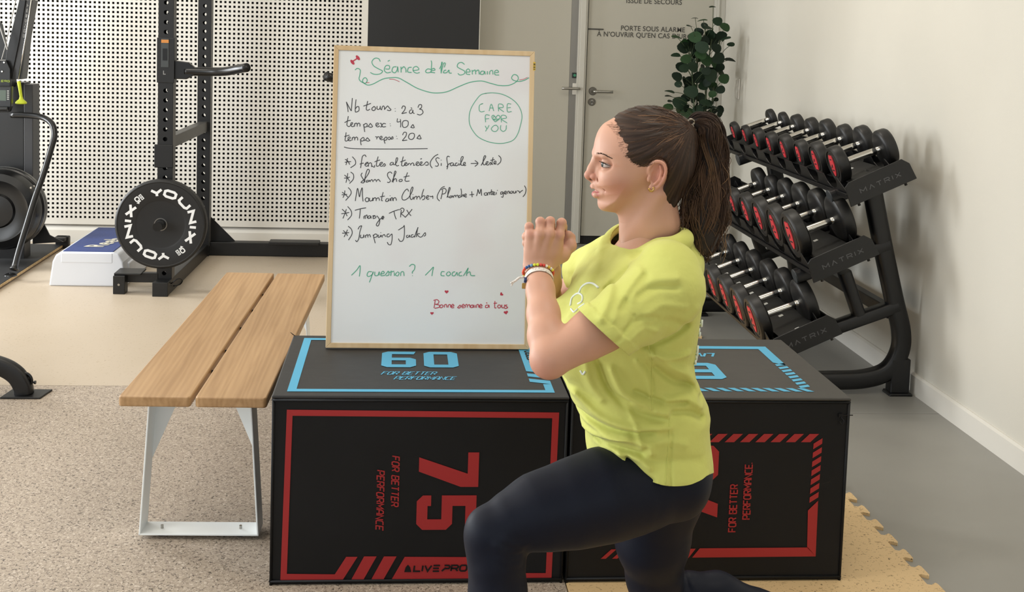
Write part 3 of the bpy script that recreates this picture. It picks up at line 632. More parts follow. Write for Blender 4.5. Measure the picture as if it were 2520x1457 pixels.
l2 = ("80,100 70,150 60,190;48,115 85,140 108,185;45,155 80,148 125,145;142,82 180,130 180,180 118,225;320,85 305,60 275,75 262,130 255,190 248,228;238,178 260,170 290,165;"
 "300,185 325,175 345,155 320,160 305,190 325,205 345,195;350,165 350,210;352,175 375,160 390,175 390,215 ;395,200 425,218 430,190;475,80 462,130 452,195 470,205 485,195;430,150 460,135 500,125;490,190 520,175 530,155 505,160 495,190 515,205 535,200;530,205 550,175 562,175 568,195 545,208;"
 "665,155 640,160 628,185 645,190 668,175 672,155 672,180 690,188;690,185 715,150 728,110 718,95 705,120 702,180 715,200 745,195;800,80 785,140 778,190 795,202 815,192;760,150 790,140 830,125;812,188 835,175 845,160 825,160 818,185 835,198 855,188;855,170 865,190;862,178 885,165;895,170 895,195;898,178 920,162 935,175 935,195 950,190;"
 "960,185 990,170 995,150 972,155 965,185 985,198 1005,190;1020,115 1040,105;1010,185 1035,172 1042,150 1020,155 1012,182 1030,195 1055,188;1060,190 1090,155 1110,150 1125,175 1110,192 1085,190;1250,50 1200,80 1155,140 1150,190 1175,230;"
 "1268,105 1240,95 1220,115 1235,150 1255,180 1240,205 1212,200;1290,165 1290,200;1290,130;1400,85 1375,75 1362,105 1370,160 1375,200 1365,245;1360,215 1385,180 1410,165;1440,160 1415,165 1408,190 1425,200 1445,185 1448,165 1450,195 1470,195;1500,165 1480,165 1470,185 1485,200 1510,185;1518,165 1520,195;1522,140;1530,190 1560,130 1575,90 1560,80 1545,110 1545,180 1560,195 1580,190;1580,185 1600,175 1600,155 1582,160 1578,185 1595,198 1610,190;"
 "1672,170 1760,168;1725,130 1765,168 1725,208;1805,195 1840,130 1865,80 1850,70 1835,110 1830,170 1845,188 1870,175;1870,175 1890,165 1895,145 1875,150 1868,175 1885,190 1905,185;1905,185 1925,155 1935,175 1920,190;1960,90 1950,140 1945,175 1960,182;1925,130 1980,118;1970,170 1995,160 1995,140 1975,145 1970,168 1985,178 2005,172;2030,65 2060,100 2055,150 2015,188;"
 "82,295 75,350 60,418;40,318 75,350 108,400;35,360 75,355 110,345;120,280 155,310 155,370 105,428;270,290 255,320 275,360 295,395 285,420 250,415;255,410 310,360 355,290 360,255 340,245 320,290 305,360 302,410;345,385 328,390 322,410 345,405 358,385 360,405;370,385 375,408;378,390 395,378 405,395 412,408;415,392 435,375 450,392 455,408;458,390 478,375 492,390 505,405;"
 "655,300 635,280 605,290 595,320 610,355 635,390 615,415 592,410;655,410 672,360 700,300 705,275 692,270 680,320 672,380 668,415;672,390 695,365 710,375 715,405;760,375 745,390 755,405 785,395 785,378 762,375;855,285 835,340 822,385 840,400 880,395;805,345 850,335 880,330;"
 "45,518 40,570 20,612;10,540 50,570 85,605;5,575 45,572 75,568;88,480 122,520 120,570 55,648;180,655 195,560 210,490 225,560 235,600 250,530 270,485 272,580 280,660;325,610 308,635 322,662 350,655 352,620 325,610;365,615 362,645 380,655 402,640;405,612 405,655;410,615 412,650;415,625 435,610 448,625 450,655;452,630 475,612 490,630 492,650;540,540 525,600 520,645 535,652;500,600 560,590;600,620 580,630 572,655 595,660 612,640 612,620 615,655;632,620 632,650;630,590;640,655 642,620 660,612 665,650;670,655 672,625 695,610 708,630 710,650;"
 "870,530 850,500 815,530 785,590 790,635 825,640 870,610;870,610 905,550 925,490 915,475 895,520 888,600 900,635 920,625;925,600 928,632;925,575;940,600 940,635;945,610 965,592 975,605 975,635;980,610 1000,592 1015,610 1018,635;1065,500 1045,560 1035,620;1040,600 1065,585 1080,600 1070,630 1045,640;1100,615 1120,605 1125,585 1105,590 1098,615 1115,632 1135,625;1140,590 1160,600 1180,590 1182,625;"
 "1335,465 1290,490 1245,570 1240,620 1270,655;1310,510 1300,570 1285,630;1290,510 1330,490 1355,515 1340,555 1300,565;1365,610 1385,550 1405,495 1395,480 1380,530 1375,590 1390,610;1420,585 1402,595 1400,612 1420,608 1432,585 1435,608;1448,585 1450,612;1452,592 1470,580 1480,605;1482,590 1500,578 1512,605;1535,580 1515,590 1515,612 1540,600;1545,608 1552,540 1545,495;1555,600 1572,570 1580,600;1590,590 1612,580 1610,562 1592,570 1590,590 1605,605 1620,598;"
 "1685,530 1690,605;1655,575 1715,568;1745,590 1760,540 1765,505 1785,560 1805,500 1812,585;1860,548 1845,560 1855,580 1880,575 1882,552 1862,546;1890,582 1892,552 1910,545 1918,575;1940,505 1935,550 1938,570 1950,572;1915,545 1960,530;1955,565 1975,555 1975,538 1958,545 1955,562 1970,575 1990,568;2000,540 2002,570;2012,515 2020,520;"
 "2085,535 2062,540 2058,565 2080,560 2090,540 2092,575 2085,605 2065,600;2105,555 2130,545 2125,528 2108,535 2105,555 2120,565 2135,560;2145,560 2148,535 2165,528 2172,558;2185,530 2180,550 2200,555 2212,535 2195,525;2225,525 2225,550 2245,550 2255,525 2258,550;2270,520 2295,530 2305,548;2345,515 2320,530 2300,552 ;2365,455 2385,500 2375,560 2345,600;"
 "65,760 45,820 20,880;10,760 50,800 75,850;0,820 50,812 100,802;82,725 125,780 130,840 80,900;175,775 245,755 320,742;245,755 240,820 232,880;290,850 292,885;300,840 310,870 312,885;305,855 330,835 335,875;375,845 350,850 345,880 372,872 380,848 385,880;400,850 425,842 440,850;440,845 415,855 412,880 440,872 448,850;460,845 485,880 495,920 480,970 458,975 455,950 495,895 540,860;520,885 550,870 540,850 525,860 525,885 545,890;"
 "615,815 680,785 745,765;680,790 690,840 708,890;775,770 768,820 765,865;750,770 785,745 810,765 795,800 770,815 800,840 830,868;845,770 870,810 900,845;915,760 870,815 830,860;"
 "80,1025 60,1070 35,1120;25,1035 60,1070 80,1105;10,1070 55,1068 100,1062;88,980 130,1020 138,1080 92,1160;215,1020 235,985 262,975 255,1000 238,1060 225,1140 200,1180 182,1160;250,1090 245,1120 262,1130 285,1120 288,1090 292,1125;310,1095 312,1130;315,1105 335,1088 345,1125;348,1100 365,1088 378,1122;410,1090 425,1150 438,1200;415,1100 440,1080 465,1095 450,1120 422,1125;480,1090 475,1120 495,1120 510,1095 512,1120;505,1065 512,1062;525,1095 530,1125;535,1100 555,1088 572,1118;"
 "620,1080 595,1085 590,1115 615,1115 640,1090 655,1085 655,1150 640,1215 610,1215 592,1185;735,1030 760,1015 805,985 812,970 815,1040 810,1120 790,1170 755,1172 738,1140;860,1095 842,1105 848,1128 870,1115 878,1095 885,1125;930,1088 905,1095 900,1118 925,1120 945,1105;945,1125 965,1060 990,1000 985,1010 975,1070 970,1120;975,1090 1000,1075 1015,1080;985,1095 1010,1118 1040,1115 1070,1075 1085,1065 1088,1095 1065,1110;"
 "")
l3 = "2420,868 2440,892"
rows_out(l2, [238, 442, 700, 955], 840, 370, 5.25, M_inkk); rows_out(l3, [], 840, 370, 5.25, M_inkk, 'pen_mark')
gg = MB()
lt = ("495,225 480,198 445,195 420,225 435,262 480,290 515,310 490,335 440,338 405,322;540,290 575,290 575,262 545,262 530,300 555,325 590,318;562,222 580,212;640,270 610,275 600,310 625,325 645,300 650,270 655,320;680,270 682,322;685,290 705,270 722,290 725,322;775,275 748,280 740,315 775,322;790,305 840,295 820,268 792,280 792,312 820,328 848,322;"
 "950,295 920,290 900,310 915,325 945,318 955,290;950,325 955,240 950,215;955,305 985,300 975,285 955,295 952,318 985,325;1025,290 1050,240 1045,232 1040,290 1040,330;1040,325 1060,245 1078,240 1068,275;1085,300 1068,305 1062,325 1090,322 1110,300 1112,325 1135,328;"
 "1250,250 1225,232 1195,240 1185,270 1215,290 1250,310 1245,335 1210,345 1190,330;1265,318 1300,315 1285,290 1265,305 1268,335 1300,340;1318,300 1320,340;1322,312 1345,300 1350,338;1352,312 1375,300 1382,338;1425,310 1400,312 1392,335 1418,338 1430,312 1435,340;1455,310 1455,340;1475,340 1478,312 1500,305 1505,340;1525,325 1555,318 1540,300 1520,315 1525,342 1560,345;"
 )
lt2 = ("268,300 290,285 315,300 312,340 305,380 325,405 360,418 378,392 360,368 338,385 340,410 380,434 430,425 520,380 600,368 660,372 740,415 830,465 940,500 1020,505 1100,492 1200,448 1300,410 1400,398 1480,418 1560,438 1640,438 1700,415 1732,380 1720,348 1690,342 1672,370 1690,392 1740,402 1790,390 1828,368")
rows_out(lt, [], 800, 90, 3.643, M_inkg, 'handwritten_title', .0023); rows_out(lt2, [], 800, 90, 3.643, M_inkg, 'drawn_squiggle', .0023)
lc = ("1400,607 1415,600 1385,615 1382,660 1400,675 1430,668;1470,668 1490,605 1512,668;1475,640 1510,640;1555,670 1555,608 1590,610 1595,635 1558,640 1602,675;1668,605 1635,605 1635,672 1672,672;1638,638 1665,636;1475,705 1438,705 1438,768;1440,738 1470,735;1580,770 1580,710 1615,708 1625,730 1582,740 1632,775;1435,800 1452,825 1470,795;1452,825 1438,850;1510,800 1490,825 1505,848 1535,848 1552,820 1535,795 1510,800;1575,795 1572,830 1595,850 1620,835 1625,795;"
 "1525,765 1500,735 1495,715 1510,705 1528,722 1550,705 1568,718 1560,740 1525,765;1500,735 1520,742 1530,728 1545,742 1560,735;1510,745 1545,748;1515,715 1505,728;"
 "1430,510 1500,504 1580,515 1650,545 1710,590 1750,650 1765,720 1750,800 1728,870 1690,925 1630,950 1560,958 1470,945 1380,905 1325,845 1295,780 1292,710 1310,640 1360,560 1400,520 1450,508")
rows_out(lc, [], 800, 90, 3.643, M_inkg, 'drawn_emblem', .0019)
lq = ("225,685 270,640 298,602 298,650 292,695;400,655 370,655 358,685 375,695 405,675 410,655 395,700 378,745;425,655 425,685 450,685 462,655 462,685;475,675 505,665 495,650 478,665 478,688 510,685;512,685 530,660 540,650 545,680 520,690;565,645 560,690;545,660 590,650;590,660 592,690;612,660 600,680 620,690 632,665 615,655;645,690 648,660 668,655 675,690;718,610 740,592 765,600 762,635 745,655 745,670;746,690")
lq2 = ("855,685 900,640 925,615 918,650 912,692;1020,655 995,655 990,685 1020,690;1050,655 1035,675 1050,690 1072,672 1055,652;1110,655 1090,660 1085,685 1108,688 1125,660 1130,688;1165,655 1145,665 1145,688 1170,688;1180,690 1205,650 1222,622 1210,660 1208,690;1212,668 1235,655 1245,685 1280,688")
rows_out(lq, [], 800, 480, 3.469, M_inkg, 'handwritten_line', .0023); rows_out(lq2, [], 800, 480, 3.469, M_inkg, 'handwritten_line', .0023)
rr_ = MB()
lr = ("940,900 935,930 930,965;925,900 955,893 972,910 960,930 940,932 975,940 972,958 935,967;990,935 978,955 995,962 1008,945 992,935;1018,960 1020,938 1035,935 1040,960;1050,960 1052,940 1068,935 1072,960;1080,950 1100,945 1090,932 1078,945 1082,962 1102,960;1130,962 1150,940 1158,950 1145,965 1130,960;1170,950 1190,945 1180,932 1168,945 1172,962 1192,960;1198,960 1200,938 1212,935 1216,960;1220,942 1232,935 1238,960;1262,938 1245,942 1244,960 1260,958 1266,938 1268,962;1280,938 1280,962;1292,962 1294,938 1308,935 1312,960;1320,950 1340,945 1330,932 1318,945 1322,962 1342,960;"
 "1392,938 1372,942 1370,960 1390,958 1398,938 1402,962;1375,918 1385,924;1450,905 1448,960 1462,962;1438,925 1468,922;1485,935 1472,950 1485,965 1500,950 1488,935;1508,935 1510,960 1528,960 1532,935;1555,938 1540,940 1545,950 1558,958 1545,968 1530,965")
rows_out(lr, [], 800, 480, 3.469, M_inkr, 'handwritten_line', .0023)
for q_ in "365,415 398,412;575,382 620,385 668,405;1740,388 1780,382 1815,365".split(";"): rows_out(q_, [], 800, 90, 3.643, M_inkr, "red_accent", .0014)
for hx, hy, hs, ro in ((1099, 718, .0062, 0), (1234, 724, .0058, -.9), (1063, 771, .0055, 0), (1245, 769, .0068, .2)): hm_ = MB(); wheart(hm_, hx, hy, hs*1.5, ro); hm_.build('drawn_heart', M_inkr, board, fix=False)
# little red barbell doodle
for cx, cy in ((245, 230), (294, 190)):
    pts = []
    for i in range(20):
        t = 2*pi*i/20; a = 26*math.cos(t); b = 13*math.sin(t); an = .9
        pts.append(PP(800+(cx+a*math.cos(an)-b*math.sin(an))/3.643, 90+(cy+a*math.sin(an)+b*math.cos(an))/3.643, wb_o, wbn)+wbn*.0006)
    rr_.add(pts, [tuple(range(20))])
wstroke(rr_, "248,222 288,196", 800, 90, 3.643, .0035)
rr_.build('drawn_barbell', M_inkr, board, fix=False)
# ---------------- bench
M_oak = wood_mat('oiled_oak', 'B8946A', '9A764E', 9, (3.2, .16, 3.2), .42)
M_wsteel = mat('white_powder_coat', 'F0F5F6', .35)
bz = .44
A0 = PZ(291, 975, bz); A1 = PZ(552, 676, bz); C0 = PZ(473, 980, bz); 
ax = unit(V(A1[0]-A0[0], A1[1]-A0[1], 0)); sx_ = V(ax[1], -ax[0], 0); L_ = 1.62; pw = .186; gap = .012
BN = thing('bench', A0+sx_*(pw+gap/2)+ax*L_/2-V(0, 0, bz-MT), 'long oak slat bench with white bent steel legs, left of the plyo boxes', 'bench')
for k in (0, 1):
    o0 = V(A0[0], A0[1], 0)+sx_*k*(pw+gap); th = .028
    r = .02; poly = [(r*.3, 0), (pw-r*.3, 0), (pw, r*.3), (pw, L_-r*.3), (pw-r*.3, L_), (r*.3, L_), (0, L_-r*.3), (0, r*.3)]
    MB().prism(poly, o0+V(0, 0, bz-th), sx_, ax, V(0, 0, th)).build('seat_plank', M_oak, BN, bevel=.004, seg=3)
for dd in (.30, .52, .80, 1.05, 1.3): MB().cyl(V(A0[0], A0[1], bz-.018)+sx_*(pw-.002)+ax*dd, V(A0[0], A0[1], bz-.018)+sx_*(pw+gap+.002)+ax*dd, .005, 8).build('spacer', M_dkgap, BN)
def leg_frame(d0, flip):
    base = V(A0[0], A0[1], 0)+ax*d0; W = 2*pw+gap; zt = bz-.028; zb = MT+.012; t = .005
    tw, bwd = .062, .085   # the band runs across the bench depth
    xl0, xr0, xl1, xr1 = .055, W-.055, .030, W-.030
    mb = MB()
    s = 1 if flip else -1
    def pt(x, y, z): return base+sx_*x+ax*y+V(0, 0, z)
    # bottom plate
    mb.prism([(xl1, 0), (xr1, 0), (xr1, bwd), (xl1, bwd)], base+V(0, 0, zb), sx_, ax, V(0, 0, t))
    for xb, xt, sg in ((xl1, xl0, 1), (xr1, xr0, -1)):
        # side strap: wide at the floor, folding inwards into a triangular wing near the top
        vs = [pt(xb, 0, zb), pt(xb, bwd, zb), pt(xt, bwd, zt), pt(xt, 0, zt)]
        vs += [v+sx_*sg*t for v in vs]
        mb.add(vs, [(0, 1, 2, 3), (4, 5, 6, 7), (0, 1, 5, 4), (1, 2, 6, 5), (2, 3, 7, 6), (3, 0, 4, 7)])
        zm = zb+(zt-zb)*.46; xm = xb+(xt-xb)*.46
        vs = [pt(xm+sg*.002, bwd-.004, zm), pt(xt+sg*.002, bwd-.004, zt), pt(xt+sg*.078, bwd-.004, zt)]
        vs += [v+ax*.004 for v in vs]
        mb.add(vs, [(0, 1, 2), (3, 4, 5), (0, 1, 4, 3), (1, 2, 5, 4), (2, 0, 3, 5)])
    o = mb.build('leg_frame', M_wsteel, BN, bevel=.0015)
    for x in (.085, W-.085):
        MB().cyl(pt(x, bwd*.45, MT), pt(x, bwd*.45, zb), .014, 16).build('levelling_foot', M_blk, BN)
        MB().cyl(pt(x, bwd*.45, zb+t), pt(x, bwd*.45, zb+t+.010), .004, 8).build('bolt', M_steel, o)
    mb = MB(); mb.prism([(xl0, 0), (xr0, 0), (xr0, bwd), (xl0, bwd)], base+V(0, 0, zt-.004), sx_, ax, V(0, 0, .004)); mb.build('mounting_plate', M_wsteel, BN)
leg_frame(.10, True); leg_frame(L_-.19, False)
# ---------------- black curved foot of the machine at the left edge
CBs = thing('training_bench', (-1.62, 4.6, 0), 'black curved steel leg with a flat foot plate, cut by the left edge', 'gym bench')
fy = 4.60
cur = catmull([P(62, 985, fy), P(68, 962, fy)+V(0, 0, 0), P(66, 945, fy), P(52, 925, fy), P(30, 908, fy), P(5, 898, fy), P(-30, 894, fy), P(-75, 893, fy)], 5)
cur = [V(p[0], fy, p[2]) for p in cur]
cur2 = catmull([V(-1.385, fy, MT+.004), V(-1.390, fy, .045), V(-1.414, fy, .085), V(-1.46, fy, .115), V(-1.53, fy, .130), V(-1.70, fy, .134), V(-2.0, fy, .134)], 6)
MB().tube(cur2, 1, 16, sq=(.066, .054), up=(0, 1, 0)).build('curved_leg', M_blk, CBs, smooth=True)
MB().prism([(-.072, -.05), (.072, -.05), (.088, .055), (-.06, .055)], V(-1.385, fy, MT), V(1, 0, 0), V(0, 1, 0), V(0, 0, .007)).build('foot_plate', M_blk, CBs, bevel=.002)
mb = MB(); mb.tube(catmull([V(-1.395, fy, .082), V(-1.378, fy, .092), V(-1.362, fy, .080), V(-1.358, fy, .058), V(-1.372, fy, .048)], 4), .006, 8); mb.cyl(V(-1.362, fy, .058), V(-1.345, fy, .058), .004, 8); mb.cyl(V(-1.348, fy, .058), V(-1.342, fy, .058), .007, 8)
mb.build('pin_loop', M_blk2, CBs, smooth=True, angle=40)
mb = MB().beam(V(-1.98, fy, .155), V(-2.0, fy, .40), .06, .06).box((-2.0, fy, .42), (.3, 1.1, .06)); mb.build('seat_pad', M_rubber, CBs, bevel=.01)
mb = MB().beam(V(-2.1, fy-.5, MT+.03), V(-2.1, fy+.5, MT+.03), .06, .06).beam(V(-2.1, fy, MT+.05), V(-2.05, fy, .4), .06, .06); mb.build('rear_frame', M_blk, CBs)
# ---------------- step platform
SP = thing('aerobic_step', (-1.62, 6.85, MT), 'white aerobic step platform with a blue non-slip top, beside the weight plate', 'step platform')
M_splast = mat('white_step_plastic', 'DEE2EA', .45); M_snavy = mat('blue_step_rubber', '2B3E78', .6, bump=(60, .5, .004))
y0, y1 = 6.50, 7.28; xa, xb = -1.83, -1.445; z1 = .185
prof = [(0, 0), (.395, 0), (.378, .13), (.355, .172), (.33, .182), (.065, .182), (.035, .165), (.018, .13)]
MB().prism(prof, V(xa, y0, MT), V(1, 0, 0), V(0, 0, 1), V(0, y1-y0, 0)).build('body', M_splast, SP, bevel=.008, seg=3)
MB().box2((xa+.068, y0+.012, MT+.180), (xb-.058, y1-.02, MT+.186)).build('top_mat', M_snavy, SP, bevel=.004)
MB().box2((xa+.062, y0-.003, MT+.125), (xb-.06, y0+.01, MT+.178)).build('end_grip', M_splast, SP, bevel=.004)
MB().box2((xb-.02, y0+.10, MT), (xb+.006, y0+.27, MT+.11)).box2((xb-.02, y0+.03, MT), (xb+.002, y0+.09, MT+.07)).build('side_rib', M_splast, SP, bevel=.006)
mb = MB(); font_mesh(mb, 'Reebok', (xa+.15+.09, y0+.12, MT+.1868), V(.25, 1, 0), V(-1, .0, 0), .10, .02, .95)
mb.build('lettering', mat('cream_lettering', 'D5D0C0', .6), SP, fix=False)
# ---------------- power rack
RK = thing('power_rack', (-1.21, 6.9, MT), 'black power rack with perforated uprights in front of the perforated wall', 'power rack')
fyr, ryr, xr = 6.42, 7.42, -1.216
def upright(name, x, y, zt=2.3, w=.075, z0=MT):
    # square tube with real round-ish holes on the front face
    mb = MB(); hw = w/2; pit = .10 if y < 7 else .10
    zs = [z0]; k = z0+.06
    t = .004
    mb.box2((x-hw, y-hw+t, z0), (x-hw+t, y+hw-t, zt)); mb.box2((x+hw-t, y-hw+t, z0), (x+hw, y+hw-t, zt))
    for yy in (y-hw, y+hw-t):
        z = z0
        hs = .011
        zz = z0+.05
        while zz+hs < zt:
            mb.box2((x-hw, yy, z), (x+hw, yy+t, zz-hs)); mb.box2((x-hw, yy, zz-hs), (x-hs, yy+t, zz+hs)); mb.box2((x+hs, yy, zz-hs), (x+hw, yy+t, zz+hs))
            # corner chamfers make the hole octagonal
            for sx, sz in ((1, 1), (1, -1), (-1, 1), (-1, -1)):
                c = V(x+sx*hs, yy, zz+sz*hs); mb.add([c, c-V(sx*hs*.6, 0, 0), c-V(0, 0, sz*hs*.6)]+[p+V(0, t, 0) for p in (c, c-V(sx*hs*.6, 0, 0), c-V(0, 0, sz*hs*.6))], [(0, 1, 2), (3, 5, 4), (1, 2, 5, 4)])
            z = zz+hs; zz += .0499
        mb.box2((x-hw, yy, z), (x+hw, yy+t, zt))
    return mb.build(name, M_blk, RK)
upright('upright', xr, fyr); upright('upright', xr+.033, ryr, w=.075)
MB().box2((xr+.0385, fyr-.036, MT+.06), (xr+.0395, fyr+.036, 2.3)).build('grey_edge', M_gry, RK)
MB().box2((xr+.033+.0385, ryr-.036, MT+.06), (xr+.033+.0395, ryr+.036, 2.3)).build('grey_edge', M_gry, RK)
# base runner with end cap, cross beams
MB().beam(V(xr, fyr-.13, MT+.036), V(xr+.03, ryr+.05, MT+.036), .075, .07).build('base_runner', M_blk, RK, bevel=.003)
MB().box((xr, fyr-.135, MT+.036), (.078, .02, .074)).build('end_cap', M_rubber, RK, bevel=.003)
MB().beam(V(xr+.012, fyr+.03, .79), V(xr+.03, ryr-.03, .79), .05, .06).build('side_brace', M_gry, RK, bevel=.002)
MB().beam(V(xr+.05, ryr+.02, MT+.042), V(.3, ryr+.02, MT+.042), .075, .08).build('rear_cross_beam', M_blk, RK, bevel=.003)
mb = MB().prism([(0, .0), (.15, 0), (0, .15)], V(xr+.07, ryr+.03, MT+.08), V(1, 0, 0), V(0, 0, 1), V(0, .006, 0)); mb.build('gusset', M_blk, RK)
MB().box((P(725, 603, 7.38)[0], 7.38, MT+.092), (.30, .10, .02)).build('flat_plate', M_blk, RK, bevel=.004)
# right-hand upright hidden behind the whiteboard
upright('upright', .0, fyr, zt=1.27)
# collar sleeve + dip handles
cz = P(410, 155, fyr)[2]
def dip(x, sgn, z):
    mb = MB().box2((x-.043, fyr-.044, z-.10), (x+.043, fyr-.037, z+.13)).box2((x-.043, fyr-.044, z-.10), (x-.0385, fyr+.03, z+.13)).box2((x+.0395, fyr-.044, z-.10), (x+.0445, fyr+.03, z+.13))
    o = mb.build('handle_bracket', M_blk, RK, bevel=.002)
    p = V(x+sgn*.042, fyr-.01, z-.035)
    MB().prism([(0, -.045), (0, .05), (.07, .042), (.10, .018), (.10, -.022), (.06, -.045)], p+V(0, -.02, 0), V(sgn, 0, 0), V(0, 0, 1), V(0, .04, 0)).build('bracket_arm', M_blk2, o, bevel=.004)
    pts = [p+V(sgn*a, b, c) for a, b, c in ((.05, -.002, -.005), (.12, -.005, -.004), (.20, -.02, -.002), (.27, -.06, .004), (.34, -.12, .02), (.385, -.17, .03))]
    MB().tube(catmull(pts, 5), [.023]*26, 14).build('dip_handle', M_blk2, o, smooth=True)
    return o
br = dip(xr, 1, cz)
MB().box((xr-.002, fyr-.046, cz+.052), (.038, .003, .145)).build('guide_plate', mat('grey_label', '3B3F40', .4), br, bevel=.001)
MB().box((xr-.002, fyr-.0485, cz+.112), (.037, .003, .016)).build('orange_label', mat('orange_label', 'C5813A', .5), br)
MB().box((xr-.002, fyr-.0485, cz+.045), (.022, .003, .06)).build('slider', M_blk2, br)
mb = MB(); block_text(mb, 'L', V(xr-.009, fyr-.0445, cz-.058), V(1, 0, 0), V(0, 0, 1), nF, .022, .011, .0, .004); mb.build('letter', mat('grey_print', '8C8C8A', .5), br, fix=False)
p2 = P(812, 188, 6.25)
MB().tube(catmull([V(-.045, fyr-.01, 1.12), V(-.12, fyr-.012, 1.12), V(-.22, fyr-.03, 1.123), V(-.30, fyr-.08, 1.13), V(p2[0]-.02, 6.25, p2[2])], 5), .023, 14).build('dip_handle', M_blk2, RK, smooth=True)
# plate storage peg
pz_ = P(398, 547, 6.35); PLZ = pz_[2]
MB().box((xr-.005, fyr-.042, .62+.10), (.095, .012, .12)).build('peg_bracket', M_blk, RK, bevel=.003)
pb = MB().box((xr, fyr-.055, PLZ), (.075, .035, .09)).build('peg_base', M_blk, RK, bevel=.003)
MB().cyl(V(xr, fyr-.05, PLZ), V(xr, fyr-.22, PLZ), .0235, 24).build('storage_peg', M_blk2, RK, smooth=True, angle=40)
# low lever on the left of the base
LV = MB().box2((xr-.24, fyr-.04, MT+.05), (xr-.03, fyr+.0, MT+.10)).box2((xr-.245, fyr-.10, MT+.0), (xr-.185, fyr-.03, MT+.095)).box2((xr-.245, fyr-.08, MT+.095), (xr-.11, fyr+.06, MT+.105))
lo = LV.build('foot_bracket', M_blk, RK, bevel=.003)
MB().lathe(V(xr-.215, fyr-.10, MT+.05), (0, -1, 0), [(0, .007), (.004, .006)], 10).build('bolt', M_steel, lo)
MB().tube(catmull([V(xr+.04, fyr-.06, MT+.05), V(xr+.075, fyr-.05, MT+.075), V(xr+.09, fyr-.02, MT+.06), V(xr+.075, fyr-.0, MT+.035), V(xr+.045, fyr-.02, MT+.03)], 4), .0035, 8).build('cable_loop', M_blk2, RK, smooth=True)
# ---------------- bumper plate on the peg
PY_ = fyr-.145; PC = V(xr+.0, PY_, PLZ); PR = .2285
PLT = thing('weight_plate', PC-V(0, 0, PR), 'black rubber bumper plate with white ring lettering and number 10, hung on the rack peg', 'weight plate')
MB().lathe(PC+V(0, .062, 0), (0, -1, 0), [(0, .0), (0, .215), (.006, PR), (.052, PR), (.060, .221), (.061, .217), (.058, .213), (.058, .128), (.0565, .124), (.0555, .118), (.0555, .036), (.0555, .0)], 96).build('disc', M_rubber, PLT, smooth=True, angle=30)
MB().lathe(PC+V(0, .010, 0), (0, -1, 0), [(0, .033), (.006, .033), (.006, .0285), (0.001, .0285)], 40).build('steel_ring', mat('dull_steel_ring', '8C8A86', .3, .9), PLT, smooth=True, angle=40)
mb = MB(); FYp = PC[1]+.062-.0585
RA = [-7, 17, 46.5, 75, 94.6, 113]
for off in (0, 181.5):
    for ch, a in zip('YOUNIX', RA):
        a = math.radians(a+off); rd = V(math.sin(a), 0, math.cos(a)); tg = V(math.cos(a), 0, -math.sin(a)); wd = .056 if ch != 'Y' else .052; gw = G[ch][0]*wd
        block_text(mb, ch, V(PC[0], FYp, PC[2])+rd*.140-tg*gw/2, tg, rd, nF, .044, wd, 0, .0130)
m3 = MB()
for a in (142.5, 320):
    a = math.radians(a); rd = V(math.sin(a), 0, math.cos(a)); tg = V(math.cos(a), 0, -math.sin(a)); c = V(PC[0], FYp, PC[2])+rd*.168
    block_text(mb, '10', c-rd*.019+tg*.005, rd, -tg, nF, .025, .020, .006, .0058)
    q = c+tg*.016; mb.add([q+rd*x*.015+tg*y*.0075+V(0, -.001, 0) for x, y in ((-1, -1), (1, -1), (1, 1), (-1, 1))], [(0, 1, 2, 3)])
    block_text(m3, 'KG', q-rd*.010+tg*.0045, rd, -tg, nF, .009, .008, .004, .002, 0, .0015)
mb.build('white_lettering', M_white, PLT, fix=False)
m3.build('unit_lettering', M_rubber, PLT, fix=False)
# ---------------- ski machine at the left edge
SK = thing('ski_machine', (-2.15, 7.0, MT), 'black standing ski trainer with flywheel, green handle and plywood-edged platform at the far left', 'ski machine')
M_plat = mat('black_grip_deck', '1C1C1D', .7, bump=(500, .3, .001)); M_ply = mat('plywood_edge', 'C7A97C', .6, noise=(40, 'B39463', .4, .6))
p0 = PZ(0, 712, .03); p1 = PZ(155, 612, .03)
dr = unit(V(p1[0]-p0[0], p1[1]-p0[1], 0)); per = V(-dr[1], dr[0], 0)
nr = V(p0[0], p0[1], MT)-dr*.15; Ln = np.linalg.norm(V(p1[0]-p0[0], p1[1]-p0[1], 0))+.15
nr = V(-2.045, 6.12, MT)
dk = MB().prism([(0, 0), (0, 1.46), (-.62, 1.46), (-.62, 0)], nr+V(0, 0, .008), V(1, 0, 0), V(0, 1, 0), V(0, 0, .014)); dk.build('deck', M_ply, SK, bevel=.002)
MB().prism([(-.004, .004), (-.004, 1.456), (-.616, 1.456), (-.616, .004)], nr+V(0, 0, .0222), V(1, 0, 0), V(0, 1, 0), V(0, 0, .002)).build('grip_sheet', M_plat, SK)
MB().box2((-2.09, 7.555, MT), (-2.01, 7.60, MT+.075)).box2((-2.09, 7.50, MT+.05), (-2.02, 7.60, MT+.075)).build('corner_foot', M_rubber, SK, bevel=.006)
MB().box2((-2.12, 7.0, MT+.0), (-2.6, 7.5, MT+.008)).build('under_frame', M_blk, SK)
colx = P(27, 400, 7.15)[0]
MB().box2((-2.40, 7.10, MT+.02), (-2.135, 7.22, 1.04)).build('column', M_blk, SK, bevel=.004)
MB().box2((-2.134, 7.095, .25), (-2.085, 7.225, 1.03)).build('column_side', mat('dark_grey_side', '2E2E30', .5), SK, bevel=.003)
